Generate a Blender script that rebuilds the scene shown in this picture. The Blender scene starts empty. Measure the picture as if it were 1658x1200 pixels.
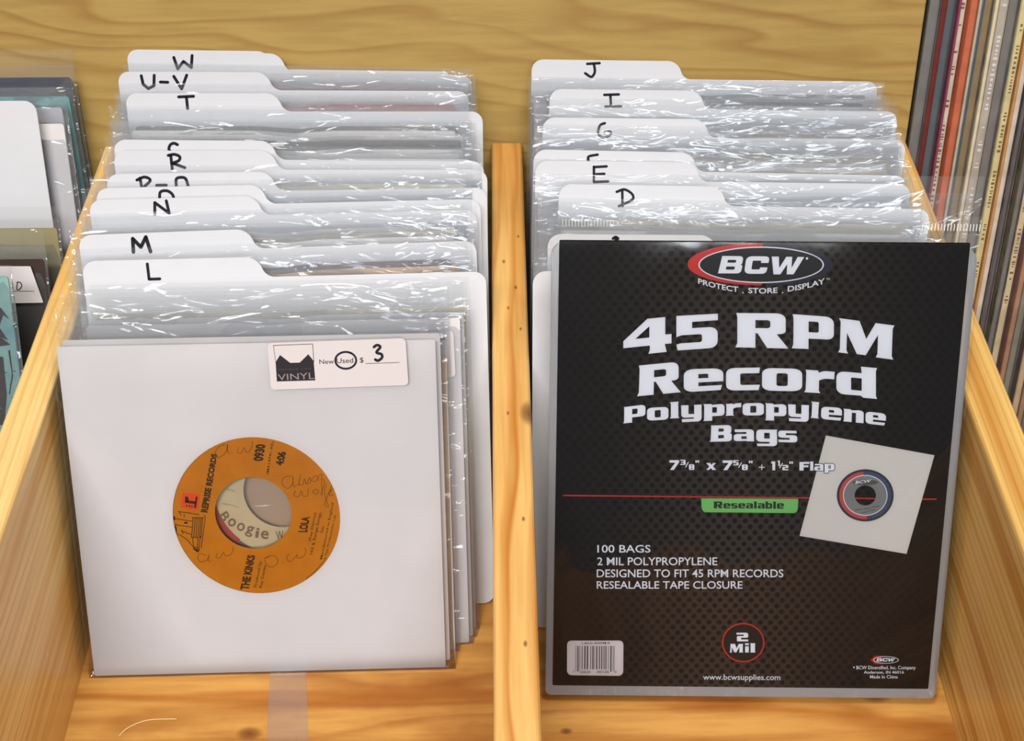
import bpy, bmesh, math, random
from mathutils import Vector, Matrix, noise
from mathutils.geometry import tessellate_polygon

random.seed(7)
scene = bpy.context.scene
COL = scene.collection

# ------------------------------------------------------------------ camera
FPX, CX, CY = 1850.0, 829.0, 600.0
PITCH = math.atan(2037.0 / FPX)
YAW = -0.0142
CAM = Vector((0.0, 0.0, 0.533))
cam_data = bpy.data.cameras.new('camera')
cam_data.sensor_width = 36.0
cam_data.sensor_fit = 'HORIZONTAL'
cam_data.lens = FPX / 1658.0 * 36.0
cam_data.clip_start = 0.01
cam_data.clip_end = 50
cam = bpy.data.objects.new('camera', cam_data)
cam.location = CAM
cam.rotation_euler = (math.pi / 2 - PITCH, 0, YAW)
COL.objects.link(cam)
scene.camera = cam
FWD = Vector((-math.sin(YAW) * math.cos(PITCH), math.cos(YAW) * math.cos(PITCH), -math.sin(PITCH)))
RIGHT = Vector((math.cos(YAW), math.sin(YAW), 0))
UP = RIGHT.cross(FWD)

# ------------------------------------------------------------------ world, lamps, exposure
world = bpy.data.worlds.new('shop_ambient')
scene.world = world
world.use_nodes = True
bg = world.node_tree.nodes['Background']
bg.inputs[0].default_value = (1.0, 0.96, 0.93, 1)
bg.inputs[1].default_value = 0.12


def area(name, loc, target, sx, sy, power, color):
    d = bpy.data.lights.new(name, 'AREA')
    d.shape = 'RECTANGLE'
    d.size, d.size_y = sx, sy
    d.energy = power
    d.color = color
    o = bpy.data.objects.new(name, d)
    o.location = loc
    o.rotation_euler = (Vector(target) - Vector(loc)).to_track_quat('-Z', 'Y').to_euler()
    COL.objects.link(o)
    return o


area('ceiling_light', (0.15, 0.05, 2.1), (0.15, 0.05, 0), 1.2, 0.5, 27, (1.0, 0.94, 0.86))
area('ceiling_light_aisle', (-0.7, -1.1, 2.1), (-0.7, -1.1, 0), 1.2, 0.5, 36, (1.0, 0.97, 0.95))
area('ceiling_light_far', (0.5, -2.6, 2.1), (0.5, -2.0, 0), 1.2, 0.5, 34, (0.90, 0.95, 1.0))

scene.view_settings.view_transform = 'Standard'
scene.view_settings.look = 'None'
scene.view_settings.exposure = 0.08
scene.view_settings.gamma = 1.0
scene.view_settings.use_curve_mapping = False
scene.cycles.transparent_max_bounces = 32
scene.cycles.max_bounces = 5
scene.cycles.diffuse_bounces = 3
scene.cycles.glossy_bounces = 3


# ------------------------------------------------------------------ helpers: rays, frames, meshes
def ray(x, y):
    return FWD * FPX + RIGHT * (x - CX) - UP * (y - CY)


def on_z(x, y, z):
    d = ray(x, y)
    return CAM + d * ((z - CAM.z) / d.z)


class Frame:
    """A leaning sheet: origin at its lower left corner on the floor, U along the base, V up the sheet, N out to the front."""
    def __init__(self, o, u, lean):
        self.O = Vector(o)
        self.U = Vector((u.x, u.y, 0)).normalized()
        back = Vector((-self.U.y, self.U.x, 0))
        self.V = (back * math.sin(lean) + Vector((0, 0, 1)) * math.cos(lean)).normalized()
        self.N = self.U.cross(self.V)
        self.lean = lean

    def matrix(self):
        m = Matrix.Identity(4)
        for i, a in enumerate((self.U, self.V, self.N, self.O)):
            m[0][i], m[1][i], m[2][i] = a
        return m

    def px(self, x, y, n=0.0):
        d = ray(x, y)
        o = self.O + self.N * n
        t = (o - CAM).dot(self.N) / d.dot(self.N)
        p = CAM + d * t - self.O
        return (p.dot(self.U), p.dot(self.V))

    def shifted(self, du=0, dn=0):
        # dn is a slide along the floor towards the camera
        f = Frame(self.O + self.U * du - Vector((-self.U.y, self.U.x, 0)) * dn, self.U, self.lean)
        f.tab = getattr(self, 'tab', 0)
        return f


def tag(o, label=None, cat=None, group=None, kind=None):
    for k, v in (('label', label), ('category', cat), ('group', group), ('kind', kind)):
        if v:
            o[k] = v
    return o


def empty(name, frame_or_mat, label, cat, group=None):
    o = bpy.data.objects.new(name, None)
    o.empty_display_size = 0.02
    COL.objects.link(o)
    m = frame_or_mat
    if isinstance(m, Frame):
        m = m.matrix()
        m[2][3] += 0.0008
    o.matrix_world = m
    return tag(o, label, cat, group)


def link(name, mesh, mat, parent=None):
    if mat is not None and not mesh.materials:
        mesh.materials.append(mat)
    o = bpy.data.objects.new(name, mesh)
    COL.objects.link(o)
    if parent is not None:
        o.parent = parent
    return o


def from_bm(name, bm, smooth=False):
    me = bpy.data.meshes.new(name)
    bmesh.ops.recalc_face_normals(bm, faces=bm.faces)
    bm.to_mesh(me)
    bm.free()
    if smooth:
        for p in me.polygons:
            p.use_smooth = True
    return me


def rounded(pts, seg=5):
    out = []
    n = len(pts)
    for i, p in enumerate(pts):
        r = p[2] if len(p) > 2 else 0
        c = Vector(p[:2])
        if r <= 0:
            out.append((c.x, c.y))
            continue
        a = Vector(pts[i - 1][:2]) - c
        b = Vector(pts[(i + 1) % n][:2]) - c
        r = min(r, a.length * .5, b.length * .5)
        p0, p2 = c + a.normalized() * r, c + b.normalized() * r
        for k in range(seg + 1):
            t = k / seg
            # a conic close to a circular arc
            w = 0.75
            q = (p0 * (1 - t) ** 2 + c * 2 * w * t * (1 - t) + p2 * t * t) / ((1 - t) ** 2 + 2 * w * t * (1 - t) + t * t)
            out.append((q.x, q.y))
    return out


def circle(cx, cy, r, n=64, ry=None):
    ry = ry or r
    return [(cx + r * math.cos(2 * math.pi * k / n), cy + ry * math.sin(2 * math.pi * k / n)) for k in range(n)]


def slab(bm, loops, n0, n1):
    """A flat plate from n0 (back) to n1 (front) with the outline loops[0] and holes loops[1:]."""
    flat = [p for l in loops for p in l]
    tris = tessellate_polygon([[Vector((x, y, 0)) for x, y in l] for l in loops])
    f = [bm.verts.new((x, y, n1)) for x, y in flat]
    b = [bm.verts.new((x, y, n0)) for x, y in flat]
    for t in tris:
        try:
            bm.faces.new([f[i] for i in t])
            bm.faces.new([b[i] for i in reversed(t)])
        except ValueError:
            pass
    k = 0
    for l in loops:
        m = len(l)
        for i in range(m):
            j = (i + 1) % m
            bm.faces.new((f[k + i], f[k + j], b[k + j], b[k + i]))
        k += m


def slab_mesh(name, loops, n0, n1):
    bm = bmesh.new()
    slab(bm, loops, n0, n1)
    return from_bm(name, bm)


def box_mesh(name, x0, x1, y0, y1, z0, z1, bevel=0.0, seg=2):
    bm = bmesh.new()
    bmesh.ops.create_cube(bm, size=1)
    for v in bm.verts:
        v.co = ((x0 + x1) / 2 + v.co.x * (x1 - x0), (y0 + y1) / 2 + v.co.y * (y1 - y0), (z0 + z1) / 2 + v.co.z * (z1 - z0))
    if bevel:
        bmesh.ops.bevel(bm, geom=list(bm.edges), offset=bevel, segments=seg, affect='EDGES', profile=0.5)
    return from_bm(name, bm)


# ------------------------------------------------------------------ materials
def srgb(r, g, b):
    f = lambda c: (c / 255 / 12.92) if c / 255 <= 0.04045 else ((c / 255 + 0.055) / 1.055) ** 2.4
    return (f(r), f(g), f(b), 1)


def new_mat(name):
    m = bpy.data.materials.new(name)
    m.use_nodes = True
    nt = m.node_tree
    return m, nt, nt.nodes, nt.links, nt.nodes['Principled BSDF']


def plain(name, rgb, rough=0.6, spec=0.3, mottle=0.05, scale=60.0, coat=0.0):
    m, nt, N, L, p = new_mat(name)
    p.inputs['Roughness'].default_value = rough
    p.inputs['Specular IOR Level'].default_value = spec
    p.inputs['Coat Weight'].default_value = coat
    p.inputs['Coat Roughness'].default_value = 0.06
    c = srgb(*rgb)
    tc = N.new('ShaderNodeTexCoord')
    nz = N.new('ShaderNodeTexNoise')
    nz.inputs['Scale'].default_value = scale
    nz.inputs['Detail'].default_value = 4
    L.new(tc.outputs['Object'], nz.inputs['Vector'])
    cr = N.new('ShaderNodeValToRGB')
    cr.color_ramp.elements[0].position = 0.3
    cr.color_ramp.elements[1].position = 0.7
    cr.color_ramp.elements[0].color = tuple(x * (1 - mottle) for x in c[:3]) + (1,)
    cr.color_ramp.elements[1].color = tuple(min(1, x * (1 + mottle)) for x in c[:3]) + (1,)
    L.new(nz.outputs['Fac'], cr.inputs['Fac'])
    L.new(cr.outputs['Color'], p.inputs['Base Color'])
    return m


def wood(name, axis, light, mid, dark, across=60.0, along=3.0, rough=0.35, knots=(), streak=0.5, coat=0.15, ring=1.0, off=(0, 0, 0), warp=6.0, lines=None):
    """Pine: growth rings pulled out along one axis, fine grain, and knots at given object-space points."""
    m, nt, N, L, p = new_mat(name)
    tc = N.new('ShaderNodeTexCoord')
    mp = N.new('ShaderNodeMapping')
    sc = [across] * 3
    sc[axis] = along
    mp.inputs['Scale'].default_value = sc
    mp.inputs['Location'].default_value = off
    L.new(tc.outputs['Object'], mp.inputs['Vector'])
    n1 = N.new('ShaderNodeTexNoise')
    n1.inputs['Scale'].default_value = 0.35
    n1.inputs['Detail'].default_value = 3
    n1.inputs['Roughness'].default_value = 0.45
    L.new(mp.outputs['Vector'], n1.inputs['Vector'])
    mul = N.new('ShaderNodeMath'); mul.operation = 'MULTIPLY'; mul.inputs[1].default_value = warp * 6.28
    L.new(n1.outputs['Fac'], mul.inputs[0])
    sn = N.new('ShaderNodeMath'); sn.operation = 'SINE'
    L.new(mul.outputs[0], sn.inputs[0])
    ramp = N.new('ShaderNodeValToRGB')
    e = ramp.color_ramp.elements
    e[0].position = 0.0; e[0].color = light
    e[1].position = 1.0; e[1].color = mid
    a = e.new(0.6); a.color = tuple(light[i] * .7 + mid[i] * .3 for i in range(3)) + (1,)
    mr = N.new('ShaderNodeMapRange')
    mr.inputs['From Min'].default_value = -1; mr.inputs['From Max'].default_value = 1
    mr.inputs['To Max'].default_value = ring
    L.new(sn.outputs[0], mr.inputs['Value'])
    L.new(mr.outputs[0], ramp.inputs['Fac'])
    # fine fibre
    n2 = N.new('ShaderNodeTexNoise')
    n2.inputs['Scale'].default_value = 6.0
    n2.inputs['Detail'].default_value = 5
    L.new(mp.outputs['Vector'], n2.inputs['Vector'])
    mx = N.new('ShaderNodeMixRGB'); mx.blend_type = 'MULTIPLY'; mx.inputs[0].default_value = 0.35
    L.new(ramp.outputs['Color'], mx.inputs[1])
    g = N.new('ShaderNodeValToRGB')
    g.color_ramp.elements[0].position = 0.35; g.color_ramp.elements[0].color = (0.62, 0.55, 0.45, 1)
    g.color_ramp.elements[1].position = 0.6; g.color_ramp.elements[1].color = (1, 1, 1, 1)
    L.new(n2.outputs['Fac'], g.inputs['Fac'])
    L.new(g.outputs['Color'], mx.inputs[2])
    # broad stained streaks
    n3 = N.new('ShaderNodeTexNoise')
    n3.inputs['Scale'].default_value = 1.3
    n3.inputs['Detail'].default_value = 4
    mp3 = N.new('ShaderNodeMapping')
    s3 = [across * .35] * 3; s3[axis] = along * 1.6
    mp3.inputs['Scale'].default_value = s3
    mp3.inputs['Location'].default_value = (off[0] + 3.1, off[1] + 1.7, off[2])
    L.new(tc.outputs['Object'], mp3.inputs['Vector'])
    L.new(mp3.outputs['Vector'], n3.inputs['Vector'])
    r3 = N.new('ShaderNodeValToRGB')
    r3.color_ramp.elements[0].position = 0.50; r3.color_ramp.elements[0].color = (0, 0, 0, 1)
    r3.color_ramp.elements[1].position = 0.70; r3.color_ramp.elements[1].color = (1, 1, 1, 1)
    L.new(n3.outputs['Fac'], r3.inputs['Fac'])
    ms = N.new('ShaderNodeMath'); ms.operation = 'MULTIPLY'; ms.inputs[1].default_value = streak
    L.new(r3.outputs['Color'], ms.inputs[0])
    mx2 = N.new('ShaderNodeMixRGB')
    L.new(ms.outputs[0], mx2.inputs[0])
    L.new(mx.outputs[0], mx2.inputs[1])
    mx2.inputs[2].default_value = dark
    last = mx2.outputs[0]
    if lines:
        ldir, freq, wob, lstr = lines
        dt = N.new('ShaderNodeVectorMath'); dt.operation = 'DOT_PRODUCT'
        L.new(tc.outputs['Object'], dt.inputs[0]); dt.inputs[1].default_value = [c * freq for c in ldir]
        mp4 = N.new('ShaderNodeMapping')
        s4 = [22.0] * 3; s4[axis] = 4.5
        mp4.inputs['Scale'].default_value = s4
        mp4.inputs['Location'].default_value = (off[0] * 3, off[1] * 2 + 5, off[2])
        L.new(tc.outputs['Object'], mp4.inputs['Vector'])
        n4 = N.new('ShaderNodeTexNoise'); n4.inputs['Scale'].default_value = 1.0; n4.inputs['Detail'].default_value = 2
        L.new(mp4.outputs[0], n4.inputs['Vector'])
        wv = N.new('ShaderNodeMath'); wv.operation = 'MULTIPLY_ADD'; wv.inputs[1].default_value = wob
        L.new(n4.outputs['Fac'], wv.inputs[0]); L.new(dt.outputs['Value'], wv.inputs[2])
        fr_ = N.new('ShaderNodeMath'); fr_.operation = 'FRACT'
        L.new(wv.outputs[0], fr_.inputs[0])
        rl = N.new('ShaderNodeValToRGB')
        q = rl.color_ramp.elements
        q[0].position = 0.0; q[0].color = (0, 0, 0, 1)
        q[1].position = 1.0; q[1].color = (0, 0, 0, 1)
        for ps, vv in ((.55, .08), (.86, 1.0), (.93, .5)):
            z_ = q.new(ps); z_.color = (vv, vv, vv, 1)
        L.new(fr_.outputs[0], rl.inputs['Fac'])
        lm = N.new('ShaderNodeMath'); lm.operation = 'MULTIPLY'; lm.inputs[1].default_value = lstr
        L.new(rl.outputs['Color'], lm.inputs[0])
        # lines fade in and out along the board
        lm2 = N.new('ShaderNodeMath'); lm2.operation = 'MULTIPLY'
        L.new(lm.outputs[0], lm2.inputs[0]); L.new(n3.outputs['Fac'], lm2.inputs[1])
        lx = N.new('ShaderNodeMixRGB')
        L.new(lm2.outputs[0], lx.inputs[0]); L.new(last, lx.inputs[1]); lx.inputs[2].default_value = dark
        last = lx.outputs[0]
    for (kx, ky, kz, kr) in knots:
        sub = N.new('ShaderNodeVectorMath'); sub.operation = 'SUBTRACT'
        L.new(tc.outputs['Object'], sub.inputs[0]); sub.inputs[1].default_value = (kx, ky, kz)
        st = N.new('ShaderNodeVectorMath'); st.operation = 'MULTIPLY'
        sv = [1.0] * 3; sv[axis] = 0.55
        st.inputs[1].default_value = sv
        L.new(sub.outputs[0], st.inputs[0])
        ln = N.new('ShaderNodeVectorMath'); ln.operation = 'LENGTH'
        L.new(st.outputs[0], ln.inputs[0])
        kr_ = N.new('ShaderNodeValToRGB')
        kr_.color_ramp.elements[0].position = 0.0; kr_.color_ramp.elements[0].color = (0.85, 0.85, 0.85, 1)
        kr_.color_ramp.elements[1].position = 1.0; kr_.color_ramp.elements[1].color = (0, 0, 0, 1)
        q = kr_.color_ramp.elements.new(0.55); q.color = (0.6, 0.6, 0.6, 1)
        dv = N.new('ShaderNodeMath'); dv.operation = 'DIVIDE'; dv.inputs[1].default_value = kr
        L.new(ln.outputs['Value'], dv.inputs[0])
        L.new(dv.outputs[0], kr_.inputs['Fac'])
        mk = N.new('ShaderNodeMixRGB')
        L.new(kr_.outputs['Color'], mk.inputs[0])
        L.new(last, mk.inputs[1])
        mk.inputs[2].default_value = srgb(96, 48, 14)
        last = mk.outputs[0]
    L.new(last, p.inputs['Base Color'])
    p.inputs['Roughness'].default_value = rough
    p.inputs['Specular IOR Level'].default_value = 0.35
    p.inputs['Coat Weight'].default_value = coat
    p.inputs['Coat Roughness'].default_value = 0.18
    bp = N.new('ShaderNodeBump')
    bp.inputs['Strength'].default_value = 0.15
    bp.inputs['Distance'].default_value = 0.0006
    L.new(n2.outputs['Fac'], bp.inputs['Height'])
    L.new(bp.outputs[0], p.inputs['Normal'])
    return m


def clear_plastic(name, milk=0.085, tint=(0.968, 0.975, 0.982), rough=0.08, bump=0.6, scale=(26, 70, 26)):
    m, nt, N, L, p = new_mat(name)
    N.remove(p)
    out = N['Material Output']
    tc = N.new('ShaderNodeTexCoord')
    mp = N.new('ShaderNodeMapping'); mp.inputs['Scale'].default_value = scale
    oi = N.new('ShaderNodeObjectInfo')
    ad = N.new('ShaderNodeVectorMath'); ad.operation = 'ADD'
    cmb = N.new('ShaderNodeCombineXYZ')
    mr = N.new('ShaderNodeMath'); mr.operation = 'MULTIPLY'; mr.inputs[1].default_value = 37.0
    L.new(oi.outputs['Random'], mr.inputs[0])
    L.new(mr.outputs[0], cmb.inputs[0]); L.new(mr.outputs[0], cmb.inputs[1])
    L.new(tc.outputs['Object'], mp.inputs['Vector'])
    L.new(mp.outputs[0], ad.inputs[0]); L.new(cmb.outputs[0], ad.inputs[1])
    nz = N.new('ShaderNodeTexNoise')
    nz.inputs['Scale'].default_value = 1.0
    nz.inputs['Detail'].default_value = 2.0
    nz.inputs['Distortion'].default_value = 1.2
    L.new(ad.outputs[0], nz.inputs['Vector'])
    bp = N.new('ShaderNodeBump')
    bp.inputs['Strength'].default_value = bump
    bp.inputs['Distance'].default_value = 0.004
    L.new(nz.outputs['Fac'], bp.inputs['Height'])
    tr = N.new('ShaderNodeBsdfTransparent'); tr.inputs[0].default_value = (*tint, 1)
    df = N.new('ShaderNodeBsdfDiffuse'); df.inputs[0].default_value = (0.82, 0.84, 0.86, 1)
    tl = N.new('ShaderNodeBsdfTranslucent'); tl.inputs[0].default_value = (0.82, 0.84, 0.86, 1)
    hz = N.new('ShaderNodeMixShader'); hz.inputs[0].default_value = 0.35
    L.new(df.outputs[0], hz.inputs[1]); L.new(tl.outputs[0], hz.inputs[2])
    m1 = N.new('ShaderNodeMixShader'); m1.inputs[0].default_value = milk
    L.new(tr.outputs[0], m1.inputs[1]); L.new(hz.outputs[0], m1.inputs[2])
    gl = N.new('ShaderNodeBsdfGlossy'); gl.inputs['Roughness'].default_value = rough
    gl.inputs['Color'].default_value = (1, 1, 1, 1)
    L.new(bp.outputs[0], gl.inputs['Normal'])
    fr = N.new('ShaderNodeFresnel'); fr.inputs['IOR'].default_value = 1.5
    m2 = N.new('ShaderNodeMixShader')
    L.new(fr.outputs[0], m2.inputs[0]); L.new(m1.outputs[0], m2.inputs[1]); L.new(gl.outputs[0], m2.inputs[2])
    L.new(m2.outputs[0], out.inputs['Surface'])
    return m


LT, MD, DK = srgb(226, 178, 100), srgb(196, 136, 58), srgb(170, 100, 36)
M = {}
M['card'] = plain('white_card', (222, 223, 228), 0.45, 0.4, 0.015)
M['paper'] = plain('white_sleeve_paper', (228, 224, 224), 0.7, 0.2, 0.02, 25)
M['cream'] = plain('cream_sleeve_paper', (214, 204, 178), 0.7, 0.2, 0.04, 25)
M['kraft'] = plain('kraft_sleeve_paper', (212, 178, 138), 0.75, 0.2, 0.06, 40)
M['olive'] = plain('khaki_sleeve_paper', (150, 140, 104), 0.7, 0.2, 0.06, 40)
M['red'] = plain('red_sleeve', (170, 46, 58), 0.5, 0.4, 0.12, 60)
M['black'] = plain('black_sleeve', (24, 22, 26), 0.4, 0.5, 0.2, 60)
M['plum'] = plain('plum_sleeve', (92, 70, 84), 0.5, 0.4, 0.15, 60)
M['teal'] = plain('teal_sleeve', (112, 166, 166), 0.5, 0.4, 0.12, 60)
M['brown'] = plain('dark_brown_sleeve', (58, 42, 34), 0.45, 0.4, 0.2, 60)
M['navy'] = plain('navy_sleeve', (44, 50, 72), 0.45, 0.4, 0.15, 60)
M['grey'] = plain('grey_sleeve', (176, 178, 186), 0.6, 0.3, 0.08, 40)
M['marker'] = plain('black_marker', (24, 20, 34), 0.5, 0.3, 0.1)
M['ink'] = plain('dark_print', (48, 40, 44), 0.6, 0.2, 0.05)
M['bag'] = clear_plastic('clear_polypropylene')
M['bag_flat'] = clear_plastic('smooth_polypropylene', 0.004, (0.99, 0.99, 0.99), 0.05, 0.06, (14, 14, 14))
M['bag_thick'] = clear_plastic('stacked_polypropylene', 0.55, (0.9, 0.92, 0.95), 0.18, 0.35, (120, 14, 60))
M['tape'] = clear_plastic('clear_tape', 0.10, (0.98, 0.97, 0.95), 0.2, 0.1, (30, 30, 30))

# ------------------------------------------------------------------ the bin
RAIL_Z = 0.1235
XLI, XLO, XI, XO = -0.2145, -0.2325, 0.2205, 0.2415
WALL_LEAN = math.radians(22)
WALL_Y0 = 0.5555 - RAIL_Z * math.tan(WALL_LEAN)


def wall_y(z):
    return WALL_Y0 + z * math.tan(WALL_LEAN)


bin_ = empty('record_bin', Matrix.Identity(4), 'pine record bin with a centre divider and tall reclined back board', 'bin')


def rail_board(name, x0, x1, y0, mat, bev=0.0022):
    # a board lying in the YZ plane whose far end is cut to the lean of the back board
    bm = bmesh.new()
    z1 = RAIL_Z
    pts = [(y0, -0.0), (wall_y(0) - .0004, -0.0), (wall_y(z1) - .0004, z1), (y0, z1)]
    a = [bm.verts.new((x0, y, z)) for y, z in pts]
    b = [bm.verts.new((x1, y, z)) for y, z in pts]
    bm.faces.new(a); bm.faces.new(list(reversed(b)))
    for i in range(4):
        j = (i + 1) % 4
        bm.faces.new((a[i], b[i], b[j], a[j]))
    bmesh.ops.recalc_face_normals(bm, faces=bm.faces)
    ed = [e for e in bm.edges if all(v.co.z > 0.05 for v in e.verts)]
    bmesh.ops.bevel(bm, geom=ed, offset=bev, segments=3, affect='EDGES', profile=0.5)
    return link(name, from_bm(name, bm), mat, bin_)


kr = on_z(1588, 865, 0.07)
M['pine_left'] = wood('pine_left_side', 1, srgb(246, 212, 142), srgb(228, 180, 102), srgb(204, 142, 64), 70, 2.5, 0.32, streak=0.30, off=(0, .4, .2), lines=((1, 0, .8), 210, 3.0, .9))  # paler pine: light falling on the left board is put into its colour
M['pine_mid'] = wood('pine_divider', 1, srgb(244, 200, 124), srgb(220, 160, 82), srgb(196, 124, 50), 80, 3.0, 0.32, streak=0.25, off=(1.3, .2, .6), warp=4, lines=((1, 0, .3), 95, 3.2, 1.7),
                     knots=[(0.0125, 0.345, RAIL_Z, 0.0045), (0.003, 0.345, RAIL_Z, 0.0008), (0.009, 0.285, RAIL_Z, 0.0009), (0.0085, 0.225, RAIL_Z, 0.0010), (0.002, 0.45, RAIL_Z, 0.0010), (0.010, 0.47, RAIL_Z, 0.0008), (0.008, 0.43, RAIL_Z, 0.0010), (0.004, 0.415, RAIL_Z, 0.0008), (0.010, 0.40, RAIL_Z, 0.0008)])
M['pine_right'] = wood('pine_right_side', 1, srgb(240, 198, 118), srgb(212, 156, 78), srgb(184, 120, 48), 85, 2.0, 0.32, streak=0.25, off=(.7, .1, 2.2), lines=((1, 0, .8), 260, 2.0, 1.0),
                       knots=[(XI, 0.325, 0.062, 0.008)])
M['pine_back'] = wood('pine_back', 0, srgb(184, 154, 88), srgb(176, 142, 76), srgb(146, 104, 46), 34, 3.2, 0.5, streak=0.10, off=(.3, 1.1, .4), coat=0.0, warp=4, ring=.4, lines=((.12, 1, 0), 70, 6.0, .95))  # khaki pine, darkened: shading of the reclined back is put into its colour
M['ply'] = wood('ply_bottom', 0, srgb(214, 160, 84), srgb(186, 122, 54), srgb(150, 86, 30), 60, 5.0, 0.28, streak=0.85, coat=0.35, off=(.2, .9, .1), warp=5, lines=((0, 1, 0), 60, 4.0, .8),
                knots=[(-0.125, 0.246, 0, 0.004), (0.03, 0.245, 0, 0.002), (0.186, 0.262, 0, 0.005)])
rail_board('side_board', XLO, XLI, 0.10, M['pine_left'])
rail_board('side_board', XI, XO, 0.10, M['pine_right'])
rail_board('centre_divider', -0.0043, 0.0139, 0.10, M['pine_mid'])
link('bottom_board', box_mesh('bottom_board', -0.50, XO, 0.10, WALL_Y0 - .0004, -0.012, 0.0), M['ply'], bin_)
bk = link('back_board', box_mesh('back_board', -0.60, XO + 0.001, -0.01, 0.36, -0.018, 0.0, 0.001), M['pine_back'], bin_)
bk.matrix_local = Frame(Vector((0, WALL_Y0, 0)), Vector((1, 0, 0)), WALL_LEAN).matrix()
# unseen counter added behind the camera for a brown reflection in the bag pack
M['panel'] = wood('brown_wood_panelling', 2, srgb(226, 158, 86), srgb(200, 126, 60), srgb(160, 92, 40), 12, 1.2, 0.5, coat=0.0)
wl = link('reflection_counter', box_mesh('reflection_counter', -1.6, 1.6, -2.7, -1.80, -0.9, 0.55, .004), M['panel'])
tag(wl, 'unseen brown wooden counter added for its reflection in the bag pack', None, None, 'structure')
M['shopfloor'] = plain('grey_brown_shop_floor', (120, 108, 96), 0.6, 0.3, 0.1, 3)
tag(link('floor', box_mesh('floor', -3, 3, -3.5, 2.5, -0.95, -0.9), M['shopfloor']), 'grey brown shop floor', None, None, 'structure')
tag(link('display_stand', box_mesh('display_stand', -0.55, 0.45, 0.12, 0.90, -0.9, -0.2405, .004), M['panel']), 'wooden stand carrying the record bin', None, None, 'structure')
tag(link('bin_riser', box_mesh('bin_riser', -0.50, XO - .002, 0.13, 0.50, -0.2400, -0.0125, .002), M['panel']), 'wooden riser under the record bin', None, None, 'structure')
# pale scuff on the bottom board and strip of clear tape
def floor_px(x, y):
    p = on_z(x, y, 0)
    return (p.x, p.y)


# ------------------------------------------------------------------ print: strokes, type
def catmull(pts, seg=6):
    if len(pts) < 3:
        return [Vector(p) for p in pts]
    P = [Vector(p) for p in pts]
    P = [P[0] * 2 - P[1]] + P + [P[-1] * 2 - P[-2]]
    out = []
    for i in range(1, len(P) - 2):
        for k in range(seg):
            t = k / seg
            a, b, c, d = P[i - 1:i + 3]
            out.append(0.5 * ((2 * b) + (c - a) * t + (2 * a - 5 * b + 4 * c - d) * t * t + (3 * b - a - 3 * c + d) * t ** 3))
    out.append(P[-2])
    return out


_text_cache = {}


def text_geo(s, bold):
    key = (s, bold)
    if key not in _text_cache:
        c = bpy.data.curves.new('type', 'FONT')
        c.body = s
        c.resolution_u = 3
        c.offset = bold
        o = bpy.data.objects.new('type', c)
        COL.objects.link(o)
        dg = bpy.context.evaluated_depsgraph_get()
        me = bpy.data.meshes.new_from_object(o.evaluated_get(dg))
        V = [v.co.copy() for v in me.vertices]
        Fc = [tuple(p.vertices) for p in me.polygons]
        bpy.data.objects.remove(o); bpy.data.curves.remove(c); bpy.data.meshes.remove(me)
        x0, x1 = min(v.x for v in V), max(v.x for v in V)
        y0, y1 = min(v.y for v in V), max(v.y for v in V)
        _text_cache[key] = ([((v.x - x0) / (x1 - x0), (v.y - y0) / (y1 - y0)) for v in V], Fc)
    return _text_cache[key]


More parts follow.
